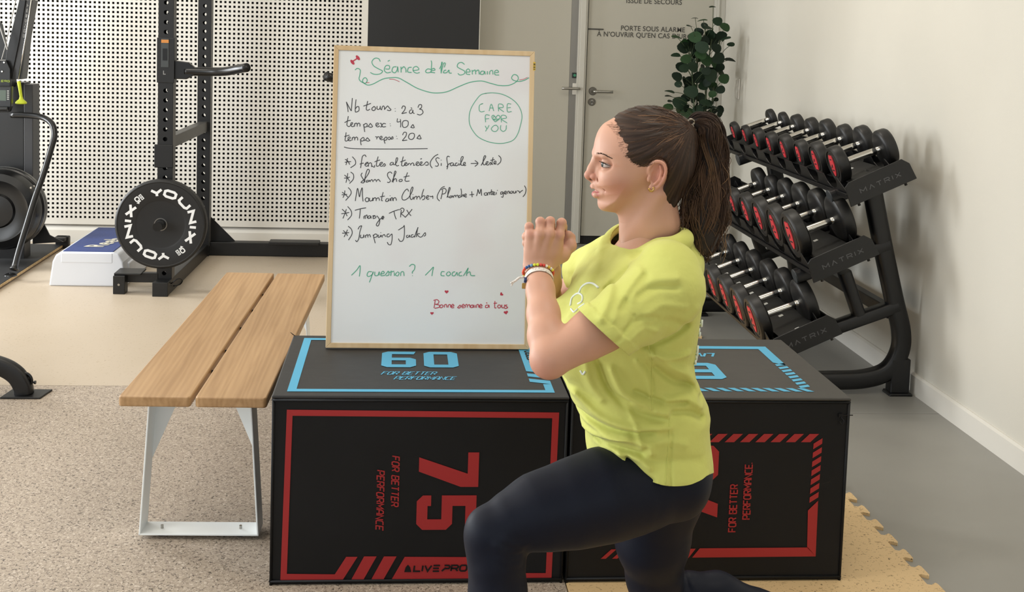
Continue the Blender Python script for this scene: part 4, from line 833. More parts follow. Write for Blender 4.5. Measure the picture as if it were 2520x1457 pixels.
# upper mast leaning forwards
mq = lambda px, py: P(px, py, 7.0)
def slab(name, pts, y, d, m, par=None):
    return MB().prism([(mq(*p)[0], mq(*p)[2]) for p in pts], V(0, y, 0), V(1, 0, 0), V(0, 0, 1), V(0, d, 0)).build(name, m, par or SK, bevel=.002)
slab('upper_mast', [(50, 0), (66, 0), (50, 100), (30, 195), (28, 215), (10, 215), (18, 130)], 6.98, .10, M_blk)
ms = slab('mast_side', [(66, 0), (82, 0), (66, 90), (55, 195), (30, 195), (44, 110)], 6.99, .10, mat('charcoal_plastic', '3A3A3B', .45))
MB().tube([mq(81, -10)-V(0, .02, 0), mq(66, 92)-V(0, .02, 0), mq(48, 195)-V(0, .02, 0)], .0035, 8).build('metal_rail', M_chrome, SK, smooth=True)
mb = MB(); a_ = mq(62, 92)-V(0, .012, 0); b_ = mq(74, 5)-V(0, .012, 0); d_ = unit(b_-a_)
block_text(mb, 'CONCEPT', a_+V(.0, 0, 0)-d_*.0, d_, np.cross(nF, d_), nF, .010, .018, .010, .003); mb.build('side_lettering', mat('pale_grey_print', '9A9A98', .5), ms, fix=False)
slab('head_plate', [(-30, 148), (22, 148), (32, 170), (32, 212), (-30, 212)], 6.95, .03, M_blk)
mb = MB()
for px, py in ((5, 152), (18, 153), (0, 174), (13, 175)): mb.lathe(mq(px, py)-V(0, .055, 0), (0, -1, 0), [(0, .006), (.003, .004)], 10)
mb.build('bolt', M_chrome, SK)
mb = MB(); block_text(mb, 'SKI', P(-20, 202, 6.94)-V(.0, 0, 0), V(1, 0, 0), V(0, 0, 1), nF, .012, .010, .004, .003); mb.build('white_lettering', M_white, SK, fix=False)
mb = MB(); block_text(mb, 'ERG', P(3, 202, 6.94), V(1, 0, 0), V(0, 0, 1), nF, .012, .012, .004, .003, .1); mb.build('green_lettering', mat('lime_print', '8A9A2E', .5), SK, fix=False)
# cords from the top pulley
mb = MB(); mb.tube([P(-15, 20, 6.9), P(18, 122, 6.9)], .004, 6); mb.tube([P(40, -5, 6.9), P(12, 118, 6.9), P(4, 146, 6.9)], .0025, 6); mb.build('pull_cord', mat('grey_cord', '8E8C88', .7), SK)
MB().prism([(mq(a, b)[0], mq(a, b)[2]) for a, b in ((-20, 40), (0, 60), (12, 118), (8, 148), (-20, 148))], V(0, 7.03, 0), V(1, 0, 0), V(0, 0, 1), V(0, .02, 0)).build('pulley_guard', M_blk, SK)
# monitor
mo = MB().prism([(P(a, b, 6.88)[0], P(a, b, 6.88)[2]) for a, b in ((-40, 213), (28, 213), (27, 262), (22, 276), (-40, 276))], V(0, 6.88, 0), V(1, 0, 0), V(0, 0, 1), V(0, .04, 0)).build('monitor', M_blk2, SK, bevel=.004)
q = P(-25, 247, 6.878); q2 = P(15, 222, 6.878)
MB().box2((q[0], 6.8785, q[2]), (q2[0], 6.88, q2[2])).build('screen', mat('grey_green_screen', '49564A', .25), mo)
mb = MB()
for i in range(5):
    c = P(20, 224+i*5, 6.878); mb.box(c, (.011, .004, .006))
mb.build('buttons', mat('button_grey', '9FA19E', .5), mo)
mb = MB().cyl(P(-30, 268, 6.86), P(18, 268, 6.86), .012, 12); mb.build('monitor_arm', M_blk, mo, smooth=True, angle=40)
# lime handle
hc = [P(46, 200, 6.95), P(49, 218, 6.95), P(52, 238, 6.95)]
M_lime = mat('lime_plastic', 'C3CF2C', .45)
hg = MB().tube(catmull([hc[0], hc[1], hc[2]], 3), [.0095, .0098, .0092, .0088, .0085, .0082, .008][:7], 12)
hp = P(52, 250, 6.95); hg.tube([hc[2], hp+V(0, 0, .008), hp+V(0, 0, -.004), hp+V(-.004, 0, -.014)], [.0085, .015, .026, .027], 14, sq=(2.0, 1.2)) if False else hg.lathe(hc[2], hp-hc[2]-V(0, 0, .002), [(0, .0085), (.014, .012), (.022, .022), (.030, .030), (.036, .031), (.040, .026)], 18)
hg.build('grip_handle', M_lime, SK, smooth=True, angle=50)
# flywheel housing
fc = P(-8, 520, 6.86); FR = np.linalg.norm(P(103, 520, 6.86)-fc)*.955
MB().lathe(fc+V(0, .16, 0), (0, -1, 0), [(0, FR*.9), (.03, FR), (.07, FR), (.075, FR*.965), (.11, FR*.96), (.15, FR*.90), (.165, FR*.74), (.155, FR*.66), (.15, FR*.42), (.165, FR*.38), (.17, .0)], 64).build('flywheel_housing', M_blk2, SK, smooth=True, angle=30)
MB().lathe(fc+V(0, .15, 0), (0, -1, 0), [(0, FR*.97), (0, FR*1.0), (.035, FR*1.0), (.035, FR*.985), (0.002, FR*.975)], 64).build('housing_rim', mat('grey_rim', '6E6D69', .4, .3), SK, smooth=True, angle=30)
mb = MB()
c0 = P(76, 462, 6.78); mb.lathe(c0, (0, -1, 0), [(0, .007), (.004, .005)], 10); c0 = P(84, 458, 6.80); mb.lathe(c0, (0, -1, 0), [(0, .006), (.004, .004)], 10); mb.build('bolt', M_chrome, SK)
slab('floor_bracket', [(60, 560), (88, 560), (103, 590), (138, 607), (60, 612)], 7.15, .012, M_blk)
# handrail tube bending down to the deck
rp = [P(28, 283, 7.05), P(70, 284, 7.03), P(105, 289, 7.0), P(128, 305, 6.96), P(134, 333, 6.93), P(126, 365, 6.90), P(108, 425, 6.84), P(85, 490, 6.77), P(65, 555, 6.70), P(48, 612, 6.64), P(38, 650, 6.60), P(34, 664, 6.585)]
cr_ = catmull(rp, 5); 
MB().tube(cr_, [.0165]*(len(cr_)-7)+[.0165, .017, .018, .02, .022, .024, .024], 14).build('support_tube', M_blk2, SK, smooth=True)
pf = PZ(26, 678, .034); MB().lathe(V(pf[0], pf[1], MT+.024), (0, 0, 1), [(0, .034), (.006, .032), (.012, .02)], 18).lathe(V(pf[0], pf[1], MT+.036), (0, 0, 1), [(0, .007), (.004, .005)], 8).build('tube_foot', M_blk2, SK, smooth=True, angle=40)
# ---------------- dumbbell rack
DR = thing('dumbbell_rack', (1.78, 5.35, 0), 'black three tier dumbbell rack standing along the right wall', 'dumbbell rack')
AN = math.atan2(.108, .237); cA, sA = math.cos(AN), math.sin(AN)
tiers = [dict(x=1.724, z=.830, f=(1.737, .932), r=(1.923, 1.002)), dict(x=1.592, z=.530, f=(1.579, .648), r=(1.753, .715)), dict(x=1.462, z=.215, f=(1.441, .305), r=(1.625, .375))]
YN, YF = 4.55, 6.42
M_plate_txt = mat('grey_plate_text', '4E4E50', .45)
qr_m = mat('white_sticker', 'C9C9C4', .5)
def uv(x0, z0, a, b): return V(x0+a*cA-b*sA, 0, z0+a*sA+b*cA)
DIA = [[.152, .146, .120, .132, .112, .110, .104, .104], [.200, .186, .180, .160, .135, .150], [.190, .186, .176, .176, .170, .165]]
NS = [8, 6, 6]
for ti, t in enumerate(tiers):
    x0, z0 = t['x'], t['z']; ux = V(cA, 0, sA); uz = V(-sA, 0, cA)
    o0 = V(x0, 0, z0)
    # tray: sheet running the length with folded lips
    tr = MB()
    prof = [(-.012, -.012), (.262, -.012), (.262, .012), (.256, .012), (.256, -.006), (-.006, -.006), (-.006, .006), (-.012, .006)]
    tr.prism(prof, o0+V(0, YN, 0), ux, uz, V(0, YF-YN, 0))
    tray = tr.build('tray', M_blk, DR)
    # scalloped saddles for each dumbbell: front strip and rear strip with U cut-outs
    n = 8 if ti == 0 else 7
    for row, (a_in, hgt) in enumerate(((.0, .060), (.205, .052))):
        pts = []; yy = YN+.02; 
        k = 0; top = hgt
        prof2 = [(YN+.01, -.006)]
        for i in range(8):
            yc = 4.72+.215*i; r = .052; e = .5*(DIA[ti][min(i, NS[ti]-1)]); ww = min(.085, e*.92)
            if yc+ww > YF: break
            prof2 += [(yc-ww-.012, top), (yc-ww, top)]
            for j in range(1, 6):
                th = pi*j/6; prof2.append((yc-ww*.92*math.cos(th), top-(top+.002)*math.sin(th)**.8*.92))
            prof2 += [(yc+ww, top), (yc+ww+.012, top)]
        prof2 += [(YF-.01, -.006)]
        # sort to keep monotone
        q = [prof2[0]]
        for p in prof2[1:]:
            q.append((max(p[0], q[-1][0]+.0005), p[1]))
        for i in range(len(q)-1):
            pass
        m2 = MB(); A = []; L2 = len(q)
        base = o0+ux*a_in
        vs = []
        for dd in (0, .003):
            for yv, hv in q: vs.append(base+ux*dd+V(0, yv, 0)+uz*max(hv, -.004))
            for yv, hv in q: vs.append(base+ux*dd+V(0, yv, 0)+uz*(-.008))
        fs = []
        for i in range(L2-1):
            fs += [(i, i+1, L2+i+1, L2+i), (2*L2+i, 3*L2+i, 3*L2+i+1, 2*L2+i+1), (i, 2*L2+i, 2*L2+i+1, i+1)]
        m2.add(vs, fs); m2.build('saddle_strip', M_blk, DR)
    # flat centre deck
    MB().prism([(.045, .018), (.19, .018), (.19, .022), (.045, .022)], o0+V(0, YN+.01, 0), ux, uz, V(0, YF-YN-.02, 0)).build('deck', mat('rack_deck', '151515', .5), DR)
    # end plates with bolts
    for ye, nm in ((YN-.006, 1), (YF, 0)):
        pl = [(-.012, -.058), (.262, -.040), (.262, .028), (.245, .047), (.225, .052), (.012, .052), (-.005, .044), (-.012, .03)]
        pl = [(-.014, -.045), (.268, -.045), (.262, .022), (.238, .050), (.01, .048), (-.008, .035)]
        e = MB().prism(pl, o0+V(0, ye, 0), ux, uz, V(0, .006, 0)).build('end_plate', mat('satin_black_plate', '0D0D0E', .38), DR, bevel=.002)
        if nm:
            mb = MB(); wd = .0205; sp = .0125
            W = text_width('MaTRIX', wd, sp)
            block_text(mb, 'MaTRIX', o0+V(0, ye-.0006, 0)+ux*(.127-W/2)+uz*(-.012), ux, uz, nF, .020, wd, sp, .0038, .0)
            mb.build('lettering', M_plate_txt, e, fix=False)
            mb = MB()
            for a in (.025, .225): mb.cyl(o0+V(0, ye+.02, 0)+ux*a-uz*.044, o0+V(0, ye+.02, 0)+ux*a-uz*.058, .006, 8)
            mb.build('bolt', M_blk2, e)
    mb = MB()
    for i in range(7):
        yc = 4.72+.215*i-.105; c = o0+V(0, yc, 0)+ux*.125+uz*.0225
        mb.add([c+ux*a*.009+V(0, 1, 0)*b*.012 for a, b in ((-1, -1), (1, -1), (1, 1), (-1, 1))], [(0, 1, 2, 3)])
    mb.build('sticker', qr_m, tray, fix=False)
M_rk = mat('rack_tube_black', '08080A', .38, bump=(500, .08, .0005))
for yf in (4.70, 6.05):
    # rear upright sweeping round into the floor runner
    pts = [V(1.865, yf, .86), V(1.925, yf, .62), V(1.985, yf, .40), V(2.025, yf, .26), V(2.022, yf, .17), V(1.975, yf, .095), V(1.88, yf, .062), V(1.74, yf, .055), V(1.50, yf, .052)]
    cu = catmull([pts[0], pts[1], pts[2], pts[3], pts[4], pts[5], pts[6], pts[7], pts[8]], 7)
    MB().tube(cu, 1, 18, sq=(.072, .06), up=(0, 1, 0)).build('side_frame', M_rk, DR, smooth=True)
    MB().prism([(-.05, 0), (.05, 0), (.045, .012), (-.045, .012)], V(2.025, yf-.04, 0), V(1, 0, 0), V(0, 0, 1), V(0, .08, 0)).box2((1.985, yf-.03, .01), (2.062, yf+.03, .15)).build('rear_foot', M_rk, DR, bevel=.004)
    MB().box2((1.48, yf-.045, 0), (1.57, yf+.045, .012)).build('front_foot', M_rk, DR, bevel=.003)
    for (x0, z0), ln in (((1.700, .800), .19), ((1.575, .478), .40), ((1.475, .172), .56)):
        ux = V(cA, 0, sA) if ln < .3 else V(math.cos(AN*.72), 0, math.sin(AN*.72))
        ux = V(math.cos(AN*.82), 0, math.sin(AN*.82))
        o = MB().tube([V(x0, yf, z0), V(x0, yf, z0)+ux*ln], 1, 16, sq=(.055, .062), up=(0, 1, 0)).build('support_arm', M_rk, DR, smooth=True, angle=40)
        MB().lathe(V(x0, yf, z0), -ux, [(0, .030), (.004, .029)], 20).build('arm_cap', mat('cap_grey', '2C3033', .5), DR, smooth=True, angle=40)
    # post between the arms
    MB().tube([V(1.775, yf, .50), V(1.855, yf, .30)], 1, 14, sq=(.05, .06), up=(0, 1, 0)).build('front_post', M_rk, DR, smooth=True, angle=40)
    MB().tube([V(1.80, yf+.0, .80), V(1.865, yf, .90)], 1, 14, sq=(.05, .06), up=(0, 1, 0)).build('top_joint', M_rk, DR, smooth=True, angle=40)
MB().beam(V(1.99, 4.72, .33), V(1.99, 6.03, .33), .04, .05).build('rear_cross_bar', M_rk, DR, bevel=.004)
# ---------------- dumbbells
M_dbred = mat('red_badge', 'C4323C', .45); M_dbr = mat('dumbbell_rubber', '101011', .45, noise=(30, '171615', .4, .6), bump=(200, .15, .0008))
ordn = ['nearest', 'second', 'third', 'fourth', 'fifth', 'sixth', 'seventh', 'farthest']
rown = ['top', 'middle', 'bottom']
for ti, t in enumerate(tiers):
    fx, fz = t['f']; rx, rz = t['r']; ux = unit(V(rx-fx, 0, rz-fz))
    for i in range(NS[ti]):
        yc = 4.72+(.2185 if ti == 0 else .2215)*i; D = DIA[ti][i]; R = D/2
        th = .052 if ti == 0 else .046; th = .034+.1*D*1.0
        if ti == 0 and i > 5: th = .034
        fc_ = V(fx, yc, fz); rc_ = V(rx, yc, rz); 
        nm = ordn[i] if i < NS[ti]-1 else 'farthest'
        ad = 'nearest' if i == 0 else nm
        lab = '%s dumbbell of the %s row on the rack, black with red badge' % (ad if i == 0 or i == NS[ti]-1 else ad+' nearest', rown[ti])
        d = thing('dumbbell', (fc_+rc_)/2-V(0, 0, R), lab, 'dumbbell', 'dumbbells on the three tier rack')
        for k, (c, s) in enumerate(((fc_, -1), (rc_, 1))):
            pr = [(-th/2, .0), (-th/2, R*.80), (-th/2+.004, R*.93), (-th/2+.009, R*.99), (-th/2+.014, R), (th/2-.012, R), (th/2-.006, R*.985), (th/2, R*.93), (th/2+.001, R*.80), (th/2-.003, R*.79), (th/2-.003, R*.68), (th/2, R*.66), (th/2, 0)]
            h = MB().lathe(c, ux*s, pr, 40).build('head', M_dbr, d, smooth=True, angle=35)
            if k == 0:
                # rounded triangular badge with the weight
                bmb = MB(); n2 = ux*s; ty = V(0, 1, 0); tz = unit(np.cross(n2, ty)); tz = tz if tz[2] > 0 else -tz
                B = R*.60; pts = []
                for ang, rad in ((90, .92), (70, 1.0), (20, .55), (-30, .50), (-70, .78), (-90, .95), (-110, .78), (-150, .50), (160, .55), (110, 1.0)):
                    a = math.radians(ang+(180 if i % 2 else 0)+(0)); pts.append((math.cos(a)*rad*B, math.sin(a)*rad*B))
                pts3 = catmull([V(p[0], p[1], 0) for p in pts], 3, closed=True)
                c2 = c+n2*(th/2+.001)
                A = [c2+ty*p[0]+tz*p[1]+n2*.002 for p in pts3]; Bk = [c2+ty*p[0]+tz*p[1]-n2*.004 for p in pts3]; N_ = len(A)
                bmb.add(A+Bk, [tuple(range(N_)), tuple(range(2*N_-1, N_-1, -1))]+[(q, (q+1) % N_, N_+(q+1) % N_, N_+q) for q in range(N_)])
                bd = bmb.build('badge', M_dbred, h)
                lm = MB(); lm.box(c2+n2*.0025+tz*.10*B, (.001, B*.16, B*.55)); lm.box(c2+n2*.0025-tz*.4*B, (.001, B*.45, B*.12)); lm.box(c2+n2*.0025+tz*.6*B, (.001, B*.4, B*.10))
                lm.build('badge_marking', M_dbr, bd)
        hr = .0145; a = fc_+ux*(th/2); b_ = rc_-ux*(th/2); ln = np.linalg.norm(b_-a)
        MB().lathe(a, ux, [(-.004, hr*.9), (ln*.02, hr*.9), (ln*.12, hr*.95), (ln*.3, hr*1.0), (ln*.7, hr*1.0), (ln*.88, hr*.95), (ln*.9, hr*.8), (ln*.92, hr*.95), (ln+.004, hr*.95)], 20).build('grip', M_chrome, d, smooth=True, angle=40)
# ---------------- slim rod leaning by the corner
ro = MB().tube([PZ(1777, 650, .0), P(1752, 545, BY-.02)], .008, 8); ro = ro.build('metal_rod', M_gry, smooth=True); tag(ro, 'thin grey metal rod leaning on the back wall between her ponytail and the dumbbells', 'rod')
# ================================================================== PERSON
class Field:
    """signed distance grid; parts are blended in their own bounding boxes"""
    def __init__(s, lo, hi, h):
        s.lo = np.array(lo, float); s.h = h; s.n = np.ceil((np.array(hi)-s.lo)/h).astype(int)+1
        s.ax = [s.lo[i]+h*np.arange(s.n[i]) for i in range(3)]; s.D = np.full(s.n, 1., np.float32)
    def sl(s, lo, hi, m):
        r = []
        for i in range(3):
            a = int(max(0, math.floor((lo[i]-m-s.lo[i])/s.h))); b = int(min(s.n[i], math.ceil((hi[i]+m-s.lo[i])/s.h)+1))
            if b <= a: return None
            r.append(slice(a, b))
        return tuple(r)
    def pts(s, r): return s.ax[0][r[0]][:, None, None], s.ax[1][r[1]][None, :, None], s.ax[2][r[2]][None, None, :]
    def op(s, fn, lo, hi, k, mode='u'):
        m = max(k, s.h)*1.2+3*s.h; r = s.sl(lo, hi, m)
        if r is None: return s
        d = fn(*s.pts(r)).astype(np.float32); a = s.D[r]
        if mode == 'u':
            if k > 0: hh = np.clip(.5+.5*(a-d)/k, 0, 1); s.D[r] = a+(d-a)*hh-k*hh*(1-hh)
            else: s.D[r] = np.minimum(a, d)
        elif mode == 's':
            if k > 0: hh = np.clip(.5-.5*(a+d)/k, 0, 1); s.D[r] = a+(-d-a)*hh+k*hh*(1-hh)
            else: s.D[r] = np.maximum(a, -d)
        return s
    def ell(s, c, r, k=.01, mode='u', rot=None):
        c = np.asarray(c, float); r = np.asarray(r, float); R = None if rot is None else np.asarray(rot, float)
        def fn(x, y, z):
            x, y, z = x-c[0], y-c[1], z-c[2]
            if R is not None: x, y, z = R[0, 0]*x+R[0, 1]*y+R[0, 2]*z, R[1, 0]*x+R[1, 1]*y+R[1, 2]*z, R[2, 0]*x+R[2, 1]*y+R[2, 2]*z
            k0 = np.sqrt((x/r[0])**2+(y/r[1])**2+(z/r[2])**2)+1e-9; k1 = np.sqrt((x/r[0]**2)**2+(y/r[1]**2)**2+(z/r[2]**2)**2)+1e-9
            return k0*(k0-1)/k1
        m = r.max() if rot is not None else r
        return s.op(fn, c-m, c+m, k, mode)
    def cone(s, a, b, ra, rb, k=.01, mode='u', flat=None, ff=1.):
        """tapered capsule; flat = direction in which it is ff times thinner"""
        a = np.asarray(a, float); b = np.asarray(b, float); ab = b-a; L = ab @ ab+1e-12
        fl = None if flat is None else unit(flat)
        def fn(x, y, z):
            t = np.clip(((x-a[0])*ab[0]+(y-a[1])*ab[1]+(z-a[2])*ab[2])/L, 0, 1)
            dx, dy, dz = x-a[0]-t*ab[0], y-a[1]-t*ab[1], z-a[2]-t*ab[2]; q = dx*dx+dy*dy+dz*dz
            if fl is not None:
                e = dx*fl[0]+dy*fl[1]+dz*fl[2]; q = q+e*e*(1/ff**2-1)
            return np.sqrt(q)-(ra+(rb-ra)*t)
        m = max(ra, rb); return s.op(fn, np.minimum(a, b)-m, np.maximum(a, b)+m, k, mode)
    def chain(s, pts, rs, k=.01, k0=None, **kw):
        for i in range(len(pts)-1): s.cone(pts[i], pts[i+1], rs[i], rs[i+1], (k0 if (i == 0 and k0 is not None) else k), **kw)
        return s
    def mesh(s):
        D = s.D; n = s.n; h = s.h; I = D < 0
        c = np.zeros(n-1, np.int8)
        for dx in (0, 1):
            for dy in (0, 1):
                for dz in (0, 1): c += I[dx:n[0]-1+dx, dy:n[1]-1+dy, dz:n[2]-1+dz]
        act = (c > 0) & (c < 8); idx = np.argwhere(act); vid = np.full(n-1, -1, np.int32); vid[act] = np.arange(len(idx))
        acc = np.zeros((len(idx), 3)); cnt = np.zeros(len(idx)); cor = [(0, 0, 0), (1, 0, 0), (0, 1, 0), (1, 1, 0), (0, 0, 1), (1, 0, 1), (0, 1, 1), (1, 1, 1)]
        val = [D[idx[:, 0]+q[0], idx[:, 1]+q[1], idx[:, 2]+q[2]].astype(float) for q in cor]
        for i in range(8):
            for j in range(i+1, 8):
                if sum(abs(cor[i][m]-cor[j][m]) for m in range(3)) != 1: continue
                a, b = val[i], val[j]; m = (a < 0) != (b < 0); t = np.where(m, a/np.where(a == b, 1, a-b), 0)
                p = np.array(cor[i])+t[:, None]*(np.array(cor[j])-np.array(cor[i])); acc[m] += p[m]; cnt[m] += 1
        v = s.lo+h*(idx+acc/cnt[:, None]); F = []
        for d in range(3):
            e1, e2 = [(1, 2), (2, 0), (0, 1)][d]
            sa = [slice(None)]*3; sb = [slice(None)]*3; sa[d] = slice(0, -1); sb[d] = slice(1, None)
            A = I[tuple(sa)]; B = I[tuple(sb)]
            for flip, M in ((0, A & ~B), (1, ~A & B)):
                q = np.argwhere(M); q = q[(q[:, e1] > 0) & (q[:, e2] > 0) & (q[:, e1] < n[e1]-1) & (q[:, e2] < n[e2]-1)]
                def g(o1, o2):
                    w_ = q.copy(); w_[:, e1] -= o1; w_[:, e2] -= o2; return vid[w_[:, 0], w_[:, 1], w_[:, 2]]
                f = np.stack([g(1, 1), g(0, 1), g(0, 0), g(1, 0)], 1)
                F.append(f[:, ::-1] if flip else f)
        return v, np.concatenate(F)
def clip(v, f, g):
    """keep the side g>=0 of a polygon mesh, cutting faces cleanly"""
    v = [tuple(p) for p in v]; g = list(g); out = []; cache = {}
    for face in f:
        gs = [g[i] for i in face]
        if min(gs) >= 0: out.append(tuple(face)); continue
        if max(gs) < 0: continue
        r = []; L = len(face)
        for i in range(L):
            a, b = face[i], face[(i+1) % L]
            if g[a] >= 0: r.append(a)
            if (g[a] >= 0) != (g[b] >= 0):
                key = (min(a, b), max(a, b))
                if key not in cache:
                    t = g[a]/(g[a]-g[b]); cache[key] = len(v); v.append(tuple(v[a][k]+t*(v[b][k]-v[a][k]) for k in range(3))); g.append(0.)
                r.append(cache[key])
        if len(r) >= 3: out.append(tuple(r))
    used = sorted({i for q in out for i in q}); mp = {i: k for k, i in enumerate(used)}
    return np.array([v[i] for i in used]), [tuple(mp[i] for i in q) for q in out]
def to_obj(name, v, f, m, parent, smooth_it=0, cols=None, solid=0., matidx=None):
    org = V(0, 0, 0); q = parent
    while q is not None: org = org+np.array(q.location); q = q.parent
    me = bpy.data.meshes.new(name); v = np.asarray(v)-org
    me.from_pydata(v.tolist(), [], [tuple(int(i) for i in q) for q in f]); me.polygons.foreach_set('use_smooth', [True]*len(me.polygons)); me.update()
    for mm in (m if isinstance(m, (list, tuple)) else [m]): me.materials.append(mm)
    if cols is not None:
        ca = me.color_attributes.new('tone', 'FLOAT_COLOR', 'POINT'); ca.data.foreach_set('color', np.concatenate([cols, np.ones((len(cols), 1))], 1).astype(np.float32).ravel())
    if matidx is not None: me.polygons.foreach_set('material_index', matidx)
    o = bpy.data.objects.new(name, me); COL.objects.link(o); o.parent = parent
    if smooth_it:
        b = o.modifiers.new('s', 'SMOOTH'); b.factor = .5; b.iterations = smooth_it
    if solid:
        b = o.modifiers.new('solid', 'SOLIDIFY'); b.thickness = solid; b.offset = -1
    return o
def polysdf(poly, X, Z):
    """signed distance to polygon (negative inside) on arrays X,Z"""
    poly = np.asarray(poly, float); d = np.full(np.broadcast(X, Z).shape, 1e9); s = np.ones_like(d); n = len(poly)
    for i in range(n):
        a = poly[i]; b = poly[i-1]; e = b-a; wx = X-a[0]; wz = Z-a[1]
        t = np.clip((wx*e[0]+wz*e[1])/(e @ e+1e-12), 0, 1); d = np.minimum(d, (wx-e[0]*t)**2+(wz-e[1]*t)**2)
        c1 = Z >= a[1]; c2 = Z < b[1]; c3 = e[0]*wz > e[1]*wx
        s = np.where((c1 & c2 & c3) | (~c1 & ~c2 & ~c3), -s, s)
    return s*np.sqrt(d)
def seg_d2(X, Z, pts):
    d = np.full(np.broadcast(X, Z).shape, 1e9)
    for a, b in zip(pts[:-1], pts[1:]):
        e = np.array(b)-np.array(a); wx, wz = X-a[0], Z-a[1]; t = np.clip((wx*e[0]+wz*e[1])/(e @ e+1e-12), 0, 1)
        d = np.minimum(d, np.sqrt((wx-e[0]*t)**2+(wz-e[1]*t)**2))
    return d
MY = 2.42
def Q(px, py, Y=MY): return P(px, py, Y)
def q2(px, py, Y=MY): p = P(px, py, Y); return (p[0], p[2])
def qv(px, py, v): p = P(px, py, MY); return V(p[0], MY+v, p[2])
PER = thing('person', (.50, MY, MT), 'woman in a lime yellow t-shirt and navy leggings lunging in profile with clasped hands', 'person')
# ---------------------------------------------------------------- head field
LPH = [math.radians(a) for a in (-42, -22, -2, 18, 38, 58, 78, 98)]
def lidpt(f, dz, s, r):
    c = qv(1488.5, 399.5, s*.0325); z = .0020-.0052*(math.degrees(f)+42)/140+dz*math.cos(max(-1.2, min(1.2, f-.4)))
    k = math.sqrt(max(.2, 1-(z/r)**2)); return c+V(-math.cos(f)*r*k, s*math.sin(f)*r*k, z)
def head_field(h=.0016):
    a = Q(1425, 640); b = Q(1722, 248); F = Field((a[0], MY-.098, a[2]), (b[0], MY+.098, b[2]), h)
    # cranium
    F.ell(qv(1588, 371, 0), (.0905, .0735, .0835), 0)
    F.ell(qv(1632, 395, 0), (.055, .066, .066), .02)
    # face: profile curve without nose, rounded sideways
    prof = [(1500, 300), (1480, 313), (1468, 335), (1463.5, 352), (1461.5, 366), (1462, 380), (1466, 392), (1466, 404), (1463, 418), (1460, 432), (1457.5, 445), (1457, 453), (1459, 460), (1464, 467), (1463, 476), (1467, 485), (1470.5, 491), (1470.5, 500), (1473, 510), (1480, 517), (1492, 520), (1512, 521), (1545, 509), (1582, 486), (1604, 450), (1618, 400), (1606, 330), (1560, 290)]
    pr3 = [q2(*p) for p in prof]; pr3 = [(p[0], p[1]) for p in catmull([V(*p) for p in pr3], 3, closed=True)]
    zs = [q2(1500, y)[1] for y in (300, 345, 375, 400, 430, 455, 475, 495, 510, 521)]; Ws = [.056, .061, .063, .0630, .0640, .0625, .0595, .0545, .047, .039]; Ps = [2, 2, 2, 1.9, 1.65, 1.5, 1.45, 1.5, 1.7, 1.9]
    Rs = [.060, .058, .052, .052, .060, .062, .060, .054, .046, .037]
    r = F.sl(Q(1450, 530)-V(0, .08, 0), Q(1625, 285)+V(0, .08, 0), .01); X, Yv, Zv = F.pts(r)
    sd = -polysdf(pr3, X[:, 0, 0][:, None], Zv[0, 0][None, :]).astype(np.float32)[:, None, :]
    o = np.argsort(zs); W = np.interp(Zv, np.array(zs)[o], np.array(Ws)[o]); Rr = np.interp(Zv, np.array(zs)[o], np.array(Rs)[o]); Pw = np.interp(Zv, np.array(zs)[o], np.array(Ps)[o])
    v = np.abs(Yv-MY)
    f = (np.sqrt((v/W)**Pw+np.clip(1-sd/Rr, 0, 5)**2)-1)*np.minimum(W, Rr)*.9
    a_ = F.D[r]; k = .02; hh = np.clip(.5+.5*(a_-f)/k, 0, 1); F.D[r] = a_+(f-a_)*hh-k*hh*(1-hh)
    # neck
    F.cone(qv(1592, 480, 0), qv(1600, 560, 0), .0490, .0500, .022, flat=(0, 1, 0), ff=.92)
    F.cone(qv(1600, 560, 0), qv(1594, 640, 0), .0495, .052, .02)
    F.cone(qv(1605, 470, 0), qv(1612, 545, 0), .044, .048, .02)
    F.cone(qv(1553, 520, 0), qv(1560, 590, 0), .020, .026, .025)
    for s in (-1, 1):
        F.cone(qv(1612, 470, s*.048), qv(1545, 600, s*.016), .011, .009, .016)
        F.ell(qv(1500, 432, s*.040), (.020, .017, .018), .02)             # cheek
        # brow ridge, socket, lids
        F.cone(qv(1470, 379, s*.012), qv(1484, 379, s*.036), .0075, .007, .010)
        F.ell(qv(1470, 398, s*.026), (.010, .014, .009), .010, 's')
        F.ell(qv(1479, 399, s*.047), (.0145, .0105, .0105), .007, 's')
        F.ell(qv(1488.5, 399.5, s*.0325), (.0136, .0136, .0130), .0035)
        # opening between lids
        F.chain([lidpt(f_, 0, s, .0136) for f_ in LPH], [.0012+.0036*math.sin(pi*(i+.4)/9.0)**.7 for i in range(8)], .0006, mode='s')
        # upper lid crease
        # nose wing and nostril
        F.ell(qv(1460.5, 434, s*.0115), (.0082, .0056, .0066), .0028)
        F.cone(qv(1469.5, 430, s*.0185), qv(1468, 440, s*.0185), .0010, .0010, .004, 's')
        F.cone(qv(1470, 441, s*.022), qv(1484, 462, s*.033), .0012, .0012, .006, 's')
        F.ell(qv(1452.5, 441, s*.0062), (.0048, .0030, .0034), .002, 's')
        # nasolabial fold
        # lips
        F.cone(qv(1459, 459.5, s*.006), qv(1479, 470, s*.0265), .0046, .0030, .004)
        F.cone(qv(1464.5, 478.5, s*.006), qv(1480, 473, s*.0260), .0054, .0030, .0045)
    F.cone(qv(1464, 394, 0), qv(1456, 414, 0), .0072, .0078, .010)
    F.cone(qv(1456, 414, 0), qv(1448.5, 429, 0), .0074, .0078, .005)
    F.ell(qv(1447.8, 430.5, 0), (.0078, .0082, .0070), .004)
    F.cone(qv(1448, 436, 0), qv(1458, 445, 0), .0045, .0045, .006)
    F.cone(qv(1459.5, 459, -.008), qv(1459.5, 459, .008), .0044, .0044, .003)
